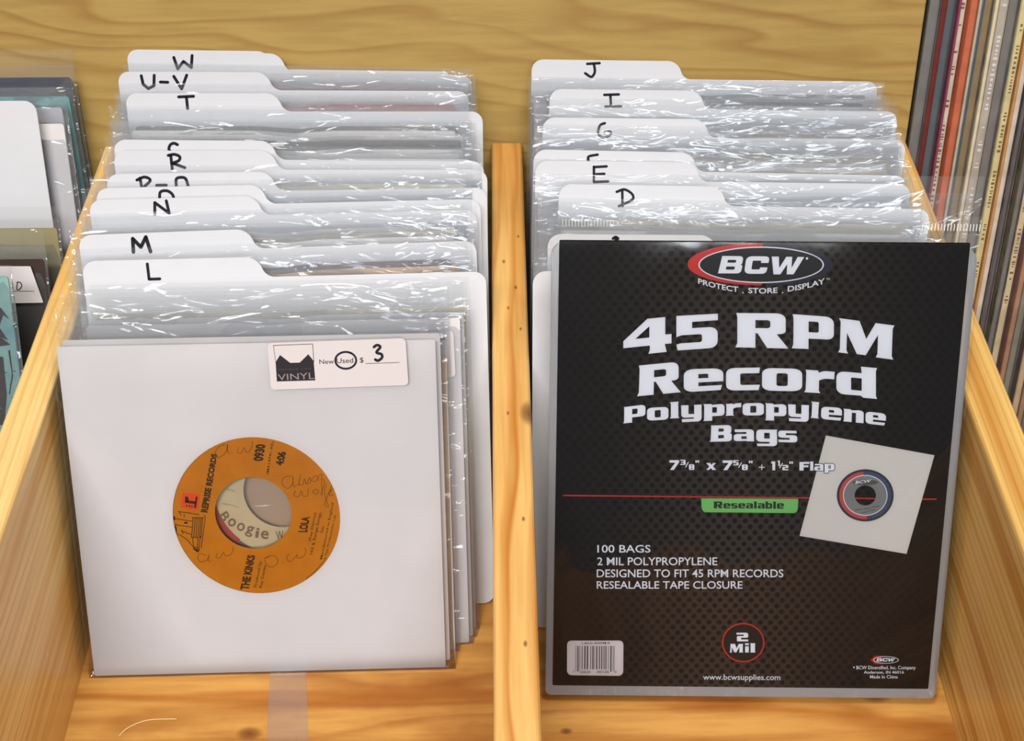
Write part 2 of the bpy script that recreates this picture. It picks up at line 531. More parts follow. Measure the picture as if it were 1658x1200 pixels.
GLYPH = {
    'R': ([(.02, 1), (.95, 1, .18), (.95, .42, .16), (.78, .40), (1, 0), (.60, 0), (.42, .42), (.38, .42), (.38, 0), (0, 0), (.04, .12), (.04, .88)],
          [(.38, .80), (.66, .80, .06), (.66, .57, .06), (.38, .57)]),
    'P': ([(.02, 1), (1, 1, .2), (1, .31, .16), (.40, .31), (.40, 0), (0, 0), (.04, .12), (.04, .88)], [(.40, .82), (.64, .82, .05), (.64, .50, .05), (.40, .50)]),
    '4': ([(.50, 1), (.87, 1), (.87, .5), (1, .5), (1, .23), (.86, .23), (.90, 0), (.52, 0), (.55, .1), (.55, .23), (0, .23), (0, .43)], [(.54, .78), (.54, .46), (.25, .46)]),
    '5': ([(0, 1), (1, 1), (1, .81), (.38, .80), (.38, .62), (1, .62, .2), (1, 0, .2), (.03, 0), (0, .17), (.1, .2), (.62, .2, .06), (.62, .43, .06), (.1, .43, .05), (0, .38)],),
    'M': ([(0, 1), (.37, 1), (.50, .50), (.66, 1), (1, 1), (.97, .9), (.97, .1), (1, 0), (.68, 0), (.71, .1), (.71, .66), (.50, .02), (.34, .02), (.15, .60), (.15, .1), (.18, 0), (0, 0), (.03, .1), (.03, .9)],),
    'e': ([(0, 1, .26), (1, 1, .26), (1, .40), (.37, .40), (.37, .23), (.97, .23), (.93, 0), (0, 0, .24)], [(.37, .77), (.62, .77, .05), (.62, .58), (.37, .58)]),
    'c': ([(0, 1, .24), (1, 1), (.98, .75), (.42, .75, .06), (.42, .24, .06), (1, .24), (.96, 0), (0, 0, .24)],),
    'o': ([(0, 1, .24), (1, 1, .24), (1, 0, .24), (0, 0, .24)], [(.36, .78, .07), (.64, .78, .07), (.64, .22, .07), (.36, .22, .07)]),
    'r': ([(.02, 1), (.45, 1), (.46, .9), (.62, 1, .08), (1, 1), (.98, .66), (.64, .66, .1), (.48, .56), (.48, .12), (.53, 0), (0, 0), (.05, .12), (.05, .88)],),
    'd': ([(.60, 1), (1, 1), (.97, .9), (.97, .1), (1, 0), (.66, 0), (.60, .06), (0, .05, .2), (0, .79, .2), (.62, .79)], [(.36, .62, .03), (.62, .62), (.62, .22), (.36, .22, .03)]),
    'l': ([(0, 1), (.95, 1), (.9, .9), (.9, .1), (1, 0), (0, 0), (.1, .1), (.1, .9)],),
    'y': ([(0, 1), (.36, 1), (.36, .46, .05), (.64, .46), (.64, 1), (1, 1), (1, 0, .2), (.05, 0), (.03, .18), (.60, .18), (.64, .26), (.02, .26, .18)],),
    'p': ([(0, 1), (.36, 1), (.41, .94), (1, 1, .22), (1, .27, .2), (.42, .27), (.42, 0), (0, 0), (.04, .1), (.04, .9)], [(.42, .80), (.64, .80, .05), (.64, .47, .05), (.42, .47)]),
    'n': ([(0, 1), (.36, 1), (.41, .93), (1, 1, .25), (1, 0), (.62, 0), (.62, .74), (.42, .74), (.42, 0), (0, 0), (.04, .1), (.04, .9)],),
    'B': ([(.02, 1), (.97, 1, .18), (.97, .54, .08), (.9, .51), (1, .46, .08), (1, 0, .18), (0, 0), (.04, .1), (.04, .9)],
          [(.38, .80), (.62, .80, .05), (.62, .61, .05), (.38, .61)], [(.38, .40), (.64, .40, .05), (.64, .2, .05), (.38, .2)]),
    'a': ([(.05, 1), (1, 1, .25), (1, 0), (.66, 0), (.62, .04), (0, 0, .2), (0, .62, .2), (.62, .62), (.62, .77), (.05, .77)], [(.38, .42), (.64, .42), (.64, .2), (.38, .2)]),
    'g': ([(0, 1, .2), (1, 1), (.98, .9), (1, 0, .2), (.05, 0), (.03, .15), (.62, .15), (.64, .26), (0, .26, .2)], [(.38, .80), (.64, .80), (.64, .46), (.38, .46)]),
    's': ([(0, 1, .2), (.95, 1), (.97, .78), (.40, .78), (.40, .62), (1, .62, .2), (1, 0, .2), (.03, 0), (0, .22), (.60, .22), (.60, .38), (0, .38, .2)],),
    '7': ([(0, 1), (1, 1), (1, .8), (.45, 0), (.05, 0), (.6, .74), (0, .74)],),
    'F': ([(0, 1), (1, 1), (1, .77), (.42, .77), (.42, .6), (.9, .6), (.9, .38), (.42, .38), (.42, 0), (0, 0)],),
    'x': ([(0, 1), (.4, 1), (.52, .72), (.68, 1), (.98, 1), (.68, .52), (1, 0), (.6, 0), (.47, .28), (.3, 0), (0, 0), (.32, .48)],),
    '1': ([(.1, 1), (.8, 1), (.8, 0), (.28, 0), (.28, .78), (0, .78)],),
    '2': ([(0, 1), (1, 1, .2), (1, .42, .15), (.38, .42), (.38, .22), (1, .22), (1, 0), (0, 0), (0, .62, .15), (.62, .62), (.62, .78), (0, .78)],),
    '3': ([(0, 1), (1, 1, .2), (1, .52), (1, 0, .2), (0, 0), (0, .2), (.6, .2), (.6, .4), (.2, .4), (.2, .6), (.6, .6), (.6, .8), (0, .8)],),
    '8': ([(0, 1, .2), (1, 1, .2), (1, 0, .2), (0, 0, .2)], [(.36, .8), (.64, .8), (.64, .62), (.36, .62)], [(.36, .4), (.64, .4), (.64, .2), (.36, .2)]),
    'b': ([(0, 1), (.38, 1), (.38, .76), (1, .76, .2), (1, 0, .2), (.4, 0), (.36, .05), (.32, 0), (0, 0)], [(.38, .56), (.64, .56), (.64, .2), (.38, .2)]),
    'i': ([(0, .72), (1, .72), (1, 0), (0, 0)],),
    '"': ([(0, 1), (.36, 1), (.30, .55), (.06, .55)],),
    'C': ([(0, 1, .25), (1, 1, .25), (1, .62), (.68, .62), (.66, .75), (.30, .75, .06), (.30, .25, .06), (.66, .25), (.68, .37), (1, .37), (1, 0, .25), (0, 0, .25)],),
    'W': ([(0, 1), (.22, 1), (.26, .36), (.45, 1), (.63, 1), (.67, .36), (.80, 1), (1, 1), (.78, 0), (.54, 0), (.51, .58), (.32, 0), (.08, 0)],),
    'S': ([(0, 1, .25), (1, 1, .25), (1, .68), (.70, .68), (.68, .78), (.30, .78), (.30, .62), (1, .62, .22), (1, 0, .25), (0, 0, .25), (0, .32), (.30, .32), (.32, .22), (.70, .22), (.70, .40), (0, .40, .22)],),
}
GLYPH['#'] = ([(0, 1, .25), (.97, 1, .18), (.97, .54, .08), (.9, .51), (1, .46, .08), (1, 0, .18), (0, 0)], [(.30, .78), (.68, .78, .05), (.68, .62, .05), (.30, .62)], [(.30, .40), (.68, .40, .05), (.68, .22, .05), (.30, .22)])
GLYPH['#'][0][0] = (0, 1)


class Ink:
    def __init__(self, frame, n, thick=0.00004):
        self.f, self.n, self.t = frame, n, thick
        self.bm = bmesh.new()

    def _tri(self, pts2, faces):
        vs = [self.bm.verts.new((x, y, self.n)) for x, y in pts2]
        for t in faces:
            try:
                self.bm.faces.new([vs[i] for i in t])
            except ValueError:
                pass

    def loops(self, loops):
        tris = tessellate_polygon([[Vector((x, y, 0)) for x, y in l] for l in loops])
        flat = [p for l in loops for p in l]
        self._tri(flat, tris)

    def poly(self, *loops_px):
        self.loops([[self.f.px(x, y, self.n) for x, y in l] for l in loops_px])

    def _quad(self, q, s, t):
        bl, br, tl, tr = q
        x = (bl[0] * (1 - s) + br[0] * s) * (1 - t) + (tl[0] * (1 - s) + tr[0] * s) * t
        y = (bl[1] * (1 - s) + br[1] * s) * (1 - t) + (tl[1] * (1 - s) + tr[1] * s) * t
        return x, y

    def text(self, s, bl, br, tl, tr, bold=0.0, warp=None):
        V, Fc = text_geo(s, bold)
        pts = []
        for a, b in V:
            x, y = self._quad((bl, br, tl, tr), a, b)
            if warp:
                x, y = warp(x, y)
            pts.append(self.f.px(x, y, self.n))
        self._tri(pts, Fc)

    def box_text(self, s, x0, x1, ytop, ybot, bold=0.0, slope=0.0, warp=None):
        self.text(s, (x0, ybot), (x1, ybot + slope), (x0, ytop), (x1, ytop + slope), bold, warp)

    def glyph(self, ch, bl, br, tl, tr):
        loops = []
        for l in GLYPH[ch]:
            loops.append([self.f.px(*self._quad((bl, br, tl, tr), a, b), self.n) for a, b in rounded(l, 4)])
        self.loops(loops)

    def gbox(self, ch, x0, x1, ytop, ybot, slope=0.0):
        self.glyph(ch, (x0, ybot), (x1, ybot + slope), (x0, ytop), (x1, ytop + slope))

    def stroke(self, pts, width, smooth=True, closed=False):
        if not smooth and len(pts) > 2:
            for a, b in zip(pts[:-1], pts[1:]):
                self.stroke([a, b], width, False)
            return
        P = catmull(pts) if smooth else [Vector(p) for p in pts]
        if closed:
            P.append(P[0])
        n = len(P)
        if n < 2:
            return
        Ls, Rs = [], []
        for i in range(n):
            d = (P[min(i + 1, n - 1)] - P[max(i - 1, 0)])
            if d.length < 1e-6:
                d = Vector((1, 0))
            d.normalize()
            o = Vector((-d.y, d.x)) * width / 2
            Ls.append(P[i] + o); Rs.append(P[i] - o)
        pts2 = [self.f.px(p.x, p.y, self.n) for p in Ls + Rs]
        self._tri(pts2, [(i, i + 1, n + i + 1, n + i) for i in range(n - 1)])
        for e in (P[0], P[-1]):
            self._tri([self.f.px(x, y, self.n) for x, y in circle(e.x, e.y, width / 2, 10)], [tuple(range(10))])

    def build(self, name, mat, parent):
        me = bpy.data.meshes.new(name)
        bmesh.ops.recalc_face_normals(self.bm, faces=self.bm.faces)
        for f in self.bm.faces:
            if f.normal.z < 0:
                f.normal_flip()
        self.bm.to_mesh(me); self.bm.free()
        return link(name, me, mat, parent)


# ------------------------------------------------------------------ poly bags and paper sleeves
def bag_mesh(name, w, h, flap, seed, thick=0.0016, amp=0.0007, nu=30, nv=22, flare=None, ew=0.003):
    """A clear bag: two sheets joined at sides and foot, the rear one longer at the top, wrinkled where nothing fills it."""
    bm = bmesh.new()

    def sheet(top, sgn):
        rows = []
        for j in range(nv + 1):
            v = top * (j / nv) ** 1.0
            if j == 1:
                v = .0012
            row = []
            for i in range(nu + 1):
                s = (1 - math.cos(math.pi * i / nu)) / 2
                x0, x1 = 0.0, w
                if flare:
                    t = min(1, max(0, (v - flare[0]) / (flare[1] - flare[0])))
                    t = t * t * (3 - 2 * t)
                    x0, x1 = -flare[2] * t, w + flare[3] * t
                u = x0 + (x1 - x0) * s
                edge = min(1.0, min(s, 1 - s) * w / ew) ** .6 * min(1.0, (v + .0002) / .001)
                k = min(1, max(0, (v - (h - flap - 0.012)) / 0.012))
                wr = noise.noise(Vector((u * 26 + seed * 7.3, v * 90, seed))) + 0.6 * noise.noise(Vector((u * 70, v * 150 + seed * 3.1, seed + 9)))
                n = sgn * thick / 2 * edge * (1 - .5 * k) + amp * wr * (0.06 + k)
                row.append(bm.verts.new((u, v, n)))
            rows.append(row)
        for j in range(nv):
            for i in range(nu):
                bm.faces.new((rows[j][i], rows[j][i + 1], rows[j + 1][i + 1], rows[j + 1][i]))
        return rows
    fr = sheet(h - flap * 0.55, 1)
    bk_ = sheet(h, -1)
    me = from_bm(name, bm, True)
    return me


BAG_W, BAG_H = 0.198, 0.182
BAGS = [bag_mesh('poly_bag', BAG_W + random.uniform(-.002, .003), BAG_H + d, 0.013, i, amp=random.uniform(.0005, .0011))
        for i, d in enumerate((0, .002, -.002, .004, .001, -.003, .003, -.001))]
for b in BAGS:
    b.materials.append(M['bag'])
PAPER_W, PAPER_H = 0.178, 0.171


def paper_outline(w, h):
    return rounded([(0, 0, .001), (w, 0, .001), (w, h, .0015), (w * .62, h), (w * .5, h - .0015), (w * .38, h), (0, h, .0015)], 2)


PAPER = {}


def paper_mesh(kind):
    if kind not in PAPER:
        bm = bmesh.new()
        slab(bm, [paper_outline(PAPER_W, PAPER_H)], -0.00055, 0.00055)
        me = from_bm('paper_sleeve', bm)
        me.materials.append(M[kind])
        PAPER[kind] = me
    return PAPER[kind]


def bagged_single(frame, label, group, paper='paper', variant=None, du=0.0, name='bagged_single', mesh=None):
    root = empty(name, frame, label, 'record', group)
    me = BAGS[random.randrange(len(BAGS)) if variant is None else variant]
    b = link('poly_bag', mesh or me, None, root)
    p = link('paper_sleeve', paper_mesh(paper), None, root)
    p.location = ((BAG_W - PAPER_W) / 2 + du if mesh is None else .002, 0.0008, 0)
    return root


# ------------------------------------------------------------------ tab cards
CARD_W, CARD_B, CARD_H, CARD_T = 0.196, 0.178, 0.188, 0.0007


def lean_at(y):
    # sheets at the back stand a little steeper than those in front
    t = min(1, max(0, (y - 0.30) / (0.505 - 0.30)))
    return math.radians(33.5 - 11.3 * t)


def card_frame(tl, tr, h=CARD_H):
    lean = math.radians(30)
    for _ in range(6):
        z = h * math.cos(lean)
        a, b = on_z(tl[0], tl[1], z), on_z(tr[0], tr[1], z)
        u = (b - a); u.z = 0; u.normalize()
        back = Vector((-u.y, u.x, 0))
        base = a - back * h * math.sin(lean); base.z = 0
        lean = lean_at(base.y)
    f = Frame(base, u, lean)
    f.tab = (b - a).length
    return f


def card_mesh(tab, w=CARD_W, b=CARD_B, h=CARD_H):
    o = rounded([(0, 0, .006), (w, 0, .006), (w, b, .006), (tab + .004, b, .004), (tab, h, .0065), (0, h, .0065)], 6)
    return slab_mesh('card', [o], -CARD_T / 2, CARD_T / 2)


# (key, tab top left px, tab top right px, tab left/right as drawn, marker strokes as px, pen width)
def S(off, sc, *strokes):
    return [[(off[0] + x / sc, off[1] + y / sc) for x, y in s] for s in strokes]


A1, A3, A5, A7 = (90, 60), (90, 290), (830, 70), (830, 290)
K = 4.145
LEFT = [
    ('W', (191, 84), (437, 89), S(A1, K, [(795, 145), (822, 222), (860, 172), (913, 213), (918, 132)])),
    ('U-V', (182, 118), (422, 119), S(A1, K, [(577, 268), (590, 325), (625, 354), (662, 335), (664, 265)], [(705, 310), (755, 312)], [(795, 272), (848, 356), (882, 264)])),
    ('T', (203, 153), (447, 153), S(A1, K, [(828, 410), (928, 406)], [(880, 412), (888, 488)])),
    ('S', (184, 228), (438, 230), S(A1, K, [(820, 731), (795, 721), (770, 735), (766, 770), (815, 800)])),
    ('R', (184, 246), (439, 246), S(A1, K, [(775, 802), (785, 893)], [(758, 803), (800, 796), (835, 812), (828, 838), (782, 856)], [(795, 858), (870, 885)])),
    ('P-Q', (172, 284), (436, 280), S(A1, K, [(568, 955), (588, 1050)], [(548, 968), (600, 948), (638, 970), (600, 1010)], [(680, 1003), (745, 1002)], [(812, 1010), (815, 958), (870, 955), (893, 1010)])),
    ('O', (155, 307), (421, 301), S(A3, K, [(700, 140), (706, 95), (750, 87), (785, 110), (798, 145)])),
    ('N', (144, 326), (413, 319), S(A3, K, [(668, 246), (668, 166), (765, 238), (745, 154)])),
    ('M', (127, 383), (401, 373), S(A3, K, [(525, 498), (520, 408), (575, 465), (608, 397), (640, 496)])),
    ('L', (133, 425), (416, 418), S(A3, K, [(618, 578), (630, 680), (702, 678)])),
]
RIGHT_ = [
    ('J', (861, 98), (1097, 101), S(A5, K, [(500, 147), (583, 142)], [(545, 146), (551, 200), (528, 234), (487, 210)])),
    ('I', (890, 146), (1132, 149), S(A5, K, [(615, 355), (712, 352)], [(655, 355), (660, 433)], [(622, 434), (728, 431)])),
    ('G', (879, 192), (1139, 195), S(A5, K, [(618, 545), (586, 560), (574, 610), (602, 642), (650, 628), (655, 602), (618, 603)])),
    ('F', (856, 244), (1111, 249), S(A5, K, [(505, 790), (512, 768), (570, 756)], [(508, 785), (508, 850)])),
    ('E', (867, 262), (1124, 265), S(A5, K, [(545, 837), (545, 935)], [(545, 840), (630, 835)], [(545, 888), (615, 885)], [(545, 940), (640, 935)])),
    ('D', (905, 300), (1166, 304), S(A7, K, [(735, 85), (737, 190)], [(698, 94), (750, 78), (802, 110), (800, 148), (712, 190)])),
    ('C', (887, 381), (1152, 383), S(A7, K, [(672, 408), (690, 397), (708, 408), (690, 414)])),
    ('A', (862, 441), (1130, 441), []),
]


def tab_card(row, side):
    key, tl, tr, strokes = row
    f = card_frame(tl, tr)
    cw = min(CARD_W, (-0.0047 if side == 'left' else 0.2201) - f.O.x - max(0, 0.152 * f.V.x))
    f = clamp(f, cw)
    lab = {'A': 'white divider card whose tab corner shows left of the black bag pack',
           'C': 'white tab divider card just above the black bag pack'}.get(key, 'white tab divider card marked %s in black marker' % key)
    root = empty('divider_card', f, lab, 'divider card', 'alphabet divider cards in the bin')
    link('card', card_mesh(f.tab, cw), M['card'], root)
    if strokes:
        k = Ink(f, CARD_T / 2 + 0.00008)
        for s in strokes:
            k.stroke(s, 6.0 if key == 'M' else 4.8 if side == 'left' else 4.2, smooth=len(s) > 2 and key not in ('W', 'V', 'N', 'M', 'L', 'U-V', 'T', 'I', 'E'))
        k.build('handwritten_letter', M['marker'], root)
    return f


def lerp_frame(a, b, t):
    u = (a.U * (1 - t) + b.U * t)
    return Frame(a.O * (1 - t) + b.O * t, u, a.lean * (1 - t) + b.lean * t)


def clamp(f, w):
    lo, hi = (-0.2141, -0.0047) if f.O.x < -0.05 else (0.0143, 0.2201)
    k = 0.152 * f.V.x          # sideways drift of the sheet up to the height of the rails
    x0 = f.O.x + min(0, k)
    x1 = f.O.x + w * f.U.x + max(0, k)
    if x0 < lo:
        f.O.x += lo - x0
    elif x1 > hi:
        f.O.x -= x1 - hi
    return f


def fill_between(fa, fb, what, papers, pitch=0.0041, top=0.0, du=-0.006):
    """Bagged singles standing between two divider cards, fa behind and fb in front."""
    gap = fa.O.y - fb.O.y
    n = max(0, int(gap / pitch) - 0)
    made = []
    if n < 1:
        return made
    for k in range(n):
        t = (k + 0.75) / (n + 0.5)
        f = lerp_frame(fa, fb, t)
        g = clamp(f.shifted(du + random.uniform(-.004, .004), 0), BAG_W + .003)
        if any(abs(g.O.y - q.O.y) < .0035 and g.O.x > 0 for q in SKIP):
            continue
        made.append((g, random.choice(papers)))
    for g, pp in made:
        kd = '' if pp == 'paper' else ' with a %s sleeve' % pp
        bagged_single(g, 'clear bagged single' + kd + ' filed %s' % what, 'bagged singles %s' % what, pp, du=random.uniform(0, .004))
    return made


WIDE = [((864, 284), (1450, 287)), ((868, 345), (1480, 352))]
WIDE_H = 0.184
SKIP = [card_frame(a_, b_, WIDE_H) for a_, b_ in WIDE]
lf = [tab_card(r, 'left') for r in LEFT]
# a second blank-edged card peeping out behind the W card
f_w2 = clamp(card_frame((204, 84), (432, 87)).shifted(0, -0.0012), .185)
f_w2.tab *= 1.0
w2 = empty('divider_card', f_w2, 'blank white tab card directly behind the W card', 'divider card', 'alphabet divider cards in the bin')
link('card', card_mesh(f_w2.tab, .185), M['card'], w2)

pap = {'W': ['red', 'black', 'grey', 'plum'], 'U-V': ['red', 'grey', 'paper', 'red'], 'T': ['paper', 'cream', 'black', 'paper'],
       'M': ['plum', 'paper', 'kraft', 'cream'], 'N': ['paper', 'plum', 'paper', 'cream'], 'R': ['paper', 'cream']}
for i in range(len(LEFT) - 1):
    fill_between(lf[i], lf[i + 1], 'in front of the %s tab card' % LEFT[i][0], pap.get(LEFT[i][0], ['paper', 'paper', 'cream']))
rf = [tab_card(r, 'right') for r in RIGHT_]
rpap = {'J': ['grey', 'navy', 'grey'], 'I': ['grey', 'paper', 'plum']}
for i in range(len(RIGHT_) - 1):
    fill_between(rf[i], rf[i + 1], 'in front of the %s tab card' % RIGHT_[i][0] if RIGHT_[i][0] != 'C' else 'close behind the black bag pack',
                 rpap.get(RIGHT_[i][0], ['paper', 'grey', 'cream']), du=-0.004)
for f_, k_ in zip(lf + rf, LEFT + RIGHT_):
    print('CARD', k_[0], [round(c, 4) for c in f_.O], round(math.degrees(f_.lean), 1), 'tab', round(f_.tab, 4), 'yaw', round(math.degrees(math.atan2(f_.U.y, f_.U.x)), 2))

# ------------------------------------------------------------------ the front single with the orange label
bl, br = on_z(155, 1094, 0), on_z(722, 1080, 0)
F0 = Frame(bl, br - bl, math.radians(33.5))
w0 = (br - bl).length
h0 = (F0.px(92, 567)[1] + F0.px(705, 547)[1]) / 2
print('FRONT', bl, br, w0, h0, F0.px(92, 567), F0.px(705, 547))
C0 = F0.px(416, 838, .001)
R0 = (F0.px(551, 838)[0] - F0.px(281, 838)[0]) / 2
D0 = F0.px(411, 832)
RH = (F0.px(473, 832)[0] - F0.px(349, 832)[0]) / 2
M['disc'] = plain('black_vinyl', (22, 20, 20), 0.25, 0.5, 0.1)
M['orange'] = plain('orange_record_label', (200, 124, 8), 0.5, 0.25, 0.06, 120)
M['label_ink'] = plain('brown_black_label_print', (66, 42, 14), 0.6, 0.2, 0.05)
M['pen'] = plain('faded_pen', (104, 64, 14), 0.6, 0.2, 0.05)
M['redsq'] = plain('red_orange_print', (232, 82, 22), 0.5, 0.3, 0.04)
M['labelcream'] = plain('cream_record_label', (216, 198, 158), 0.6, 0.3, 0.05, 90)
M['browntype'] = plain('brown_print', (124, 96, 72), 0.6, 0.2, 0.05)
M['purple'] = plain('purple_print', (126, 70, 104), 0.6, 0.2, 0.2, 300)
M['crimson'] = plain('crimson_print', (178, 36, 40), 0.6, 0.2, 0.1, 200)
M['stick'] = plain('sticker_paper', (218, 211, 212), 0.5, 0.3, 0.01)
M['catblack'] = plain('charcoal_print', (40, 34, 40), 0.5, 0.3, 0.05)
M['greyprint'] = plain('grey_print', (150, 146, 148), 0.6, 0.2, 0.03)


def holed_sleeve(root, f, w, h, centre, rad, mat):
    o = rounded([(0, 0, .0008), (w, 0, .0008), (w, h, .001), (0, h, .001)], 2)
    s = link('paper_sleeve', slab_mesh('paper_sleeve', [o, list(reversed(circle(*centre, rad, 72)))], 0.0008, 0.0011), mat, root)
    o2 = rounded([(0, 0, .0008), (w, 0, .0008), (w, h - .004, .001), (0, h - .004, .001)], 2)
    s2 = link('sleeve_back', slab_mesh('sleeve_back', [o2, list(reversed(circle(*centre, rad, 72)))], -0.0011, -0.0008), mat, root)
    return s


def disc(root, centre, rh, label_r, label_mat, rad=0.0845):
    d = link('disc', slab_mesh('disc', [circle(*centre, rad, 96), list(reversed(circle(*centre, rh, 48)))], -0.0006, 0.0005), M['disc'], root)
    l = link('record_label', slab_mesh('record_label', [circle(*centre, label_r, 72), list(reversed(circle(*centre, rh, 48)))], 0.00051, 0.00058), label_mat, d)
    return d, l


front = empty('bagged_single', F0, 'white paper sleeve with orange centre label and price sticker at the front', 'record')
holed_sleeve(front, F0, w0, h0, C0, R0, M['paper'])
d0, l0 = disc(front, D0, RH, 0.0455, M['orange'])
me = bag_mesh('poly_bag', w0 + .008, h0 + .024, 0.020, 31, thick=0.0025, amp=0.0007)
bg0 = link('poly_bag', me, M['bag_flat'], front)
bg0.location = (-.003, -.0010, .0008)

AL = (260, 690); KL = 4.1375
def lp(x, y):
    return (AL[0] + x / KL, AL[1] + y / KL)
NI = 0.00066
ink = Ink(F0, NI)
for s, q in [('REPRISE RECORDS', ((318, 588), (382, 195), (270, 582), (343, 190))),
             ('0930', ((690, 243), (708, 130), (622, 240), (640, 128))),
             ('4:06', ((825, 272), (845, 180), (768, 268), (786, 178))),
             ('LOLA', ((985, 718), (1002, 614), (922, 716), (948, 612)))]:
    ink.text(s, *[lp(*p) for p in q], bold=0.05)
ink.text('THE KINKS', *[lp(*p) for p in ((594, 1105), (636, 872), (533, 1100), (585, 868))], bold=0.05)
for s, q in [('(MA14741-RE)', ((730, 330), (765, 112), (708, 330), (742, 112))),
             ('Produced by', ((652, 1086), (686, 912), (626, 1086), (660, 912))),
             ('Ray Davies', ((686, 1090), (716, 938), (660, 1088), (690, 938))),
             ('(Ray Davies)', ((1012, 780), (1048, 588), (990, 778), (1028, 586))),
             ('Hill & Range Songs,', ((1024, 866), (1085, 582), (1000, 865), (1062, 580))),
             ('Inc.', ((1090, 720), (1100, 670), (1066, 720), (1078, 670))),
             ('Manufactured in England', ((1088, 900), (1165, 522), (1068, 898), (1146, 520))),
             ('A Pye Productions Ltd.', ((1112, 905), (1182, 600), (1094, 903), (1164, 598)))]:
    ink.text(s, *[lp(*p) for p in q], bold=0.006)
ink.stroke([lp(975, 1030), lp(1040, 975), lp(1100, 905)], 0.9)
# little paddle steamer drawing
AB = (270, 780)
def sp(x, y):
    return (AB[0] + x / 8, AB[1] + y / 8)
for x in (345, 372, 398, 425, 448, 468):
    ink.stroke([sp(x, 478), sp(x - 8, 600 + (x % 3) * 10), sp(x - 20, 735)], 1.3)
for q in ([(118, 492), (330, 525)], [(125, 572), (330, 602)], [(165, 400), (190, 450)], [(230, 430), (230, 470)], [(155, 400), (310, 420)], [(190, 650), (330, 700)],
          [(170, 700), (260, 760), (350, 860), (400, 910)], [(340, 740), (360, 880), (420, 910)], [(490, 450), (500, 500), (450, 870)], [(410, 740), (395, 900)], [(440, 720), (420, 890)],
          [(330, 480), (480, 480)], [(330, 730), (400, 740)], [(200, 640), (215, 690)], [(120, 560), (110, 640), (150, 700)], [(290, 420), (420, 440)], [(345, 880), (430, 900)], [(350, 860), (420, 870)]):
    ink.stroke([sp(*p) for p in q], 1.2)
for q in ([(98, 470), (105, 500)], [(118, 600), (125, 650)], [(240, 545), (265, 545)], [(370, 890), (405, 915)]):
    ink.stroke([sp(*p) for p in q], 3.0)
ink.build('printed_label_text', M['label_ink'], d0)
ink = Ink(F0, NI)
ink.poly([lp(150, 455), lp(268, 464), lp(252, 572), lp(138, 552)])
ink.build('red_square_emblem', M['redsq'], d0)
ink = Ink(F0, NI + .00005)
ink.poly([lp(238, 478), lp(250, 480), lp(240, 556), lp(226, 554)])
ink.poly([lp(168, 502), lp(238, 512), lp(236, 530), lp(166, 520)])
ink.poly([lp(166, 480), lp(184, 478), lp(192, 500), lp(186, 512), lp(166, 524)])
for cx_, cy_ in ((178, 540), (196, 543), (212, 545)):
    x, y = lp(cx_, cy_)
    ink.poly(circle(x, y, 1.4, 10))
ink.build('emblem_letter', M['label_ink'], d0)
ink = Ink(F0, NI + .00003)
for q in ([(440, 128), (392, 145), (366, 190), (392, 218), (436, 185), (452, 128), (450, 178), (462, 186)], [(480, 186), (484, 190)], [(524, 150), (514, 180), (540, 188), (562, 150), (574, 182), (604, 166), (618, 118), (612, 110)],
          [(305, 872), (262, 860), (250, 892), (270, 915), (312, 905), (326, 868), (322, 905), (338, 915)], [(352, 905), (356, 908)], [(382, 858), (374, 885), (400, 888), (424, 850), (432, 872), (462, 872), (488, 840), (484, 815)],
          [(730, 885), (700, 890), (712, 935), (752, 950), (786, 920), (776, 885), (738, 872), (712, 890)], [(822, 918), (826, 920)], [(862, 860), (846, 890), (868, 915), (906, 880), (916, 868), (918, 890), (950, 885), (976, 850), (966, 822)],
          [(880, 340), (830, 350), (815, 390), (850, 425), (885, 395), (888, 345), (892, 410), (915, 400)], [(925, 400), (940, 330), (928, 395), (950, 400)], [(955, 400), (965, 360), (975, 395)], [(978, 395), (1000, 350), (1005, 385), (985, 392)], [(1030, 345), (1012, 370), (1040, 378), (1052, 345), (1030, 342)], [(1058, 375), (1062, 340), (1082, 330), (1078, 365)],
          [(905, 440), (895, 470), (925, 480), (945, 440), (955, 475), (985, 470), (990, 425)], [(1040, 430), (1020, 445), (1040, 462), (1060, 440), (1040, 430)], [(1075, 470), (1100, 380), (1080, 370), (1085, 470)], [(1110, 395), (1100, 460), (1125, 545), (1100, 530), (1130, 450), (1150, 400)], [(1120, 460), (1150, 430), (1130, 470), (1158, 465)]):
    ink.stroke([lp(*p) for p in q], 0.75)
ink.build('pen_initials', M['pen'], d0)

# price sticker on the bag
AS = (420, 530); KS = 4.876
def st(x, y):
    return (AS[0] + x / KS, AS[1] + y / KS)
NS = 0.0032
def flat_part(f, n, name, px_outline, mat, parent, r=0.002, t=0.0001):
    pts = [f.px(x, y, n) for x, y in px_outline]
    return link(name, slab_mesh(name, [rounded([(a, b, r) for a, b in pts], 4)], n - t, n), mat, parent)
sk = flat_part(F0, NS, 'price_sticker', [st(95, 503), st(1178, 466), st(1154, 96), st(64, 134)], M['stick'], front)
sk['label'] = 'white price sticker with a cat head logo'
ink = Ink(F0, NS + .00006)
ink.poly([st(130, 285), st(165, 228), st(245, 290), st(320, 288), st(388, 222), st(430, 275), st(443, 428), st(140, 437)])
ink.stroke([st(112, 153), st(422, 141)], 0.9, False); ink.stroke([st(112, 153), st(132, 290)], 0.7, False); ink.stroke([st(422, 141), st(432, 280)], 0.9, False)
ink.build('cat_logo', M['catblack'], sk)
ink = Ink(F0, NS + .00012)
ink.text('VINYL', st(150, 428), st(437, 416), st(146, 380), st(432, 366), bold=-0.004)
ink.build('logo_word', M['greyprint'], sk)
ink = Ink(F0, NS + .00012)
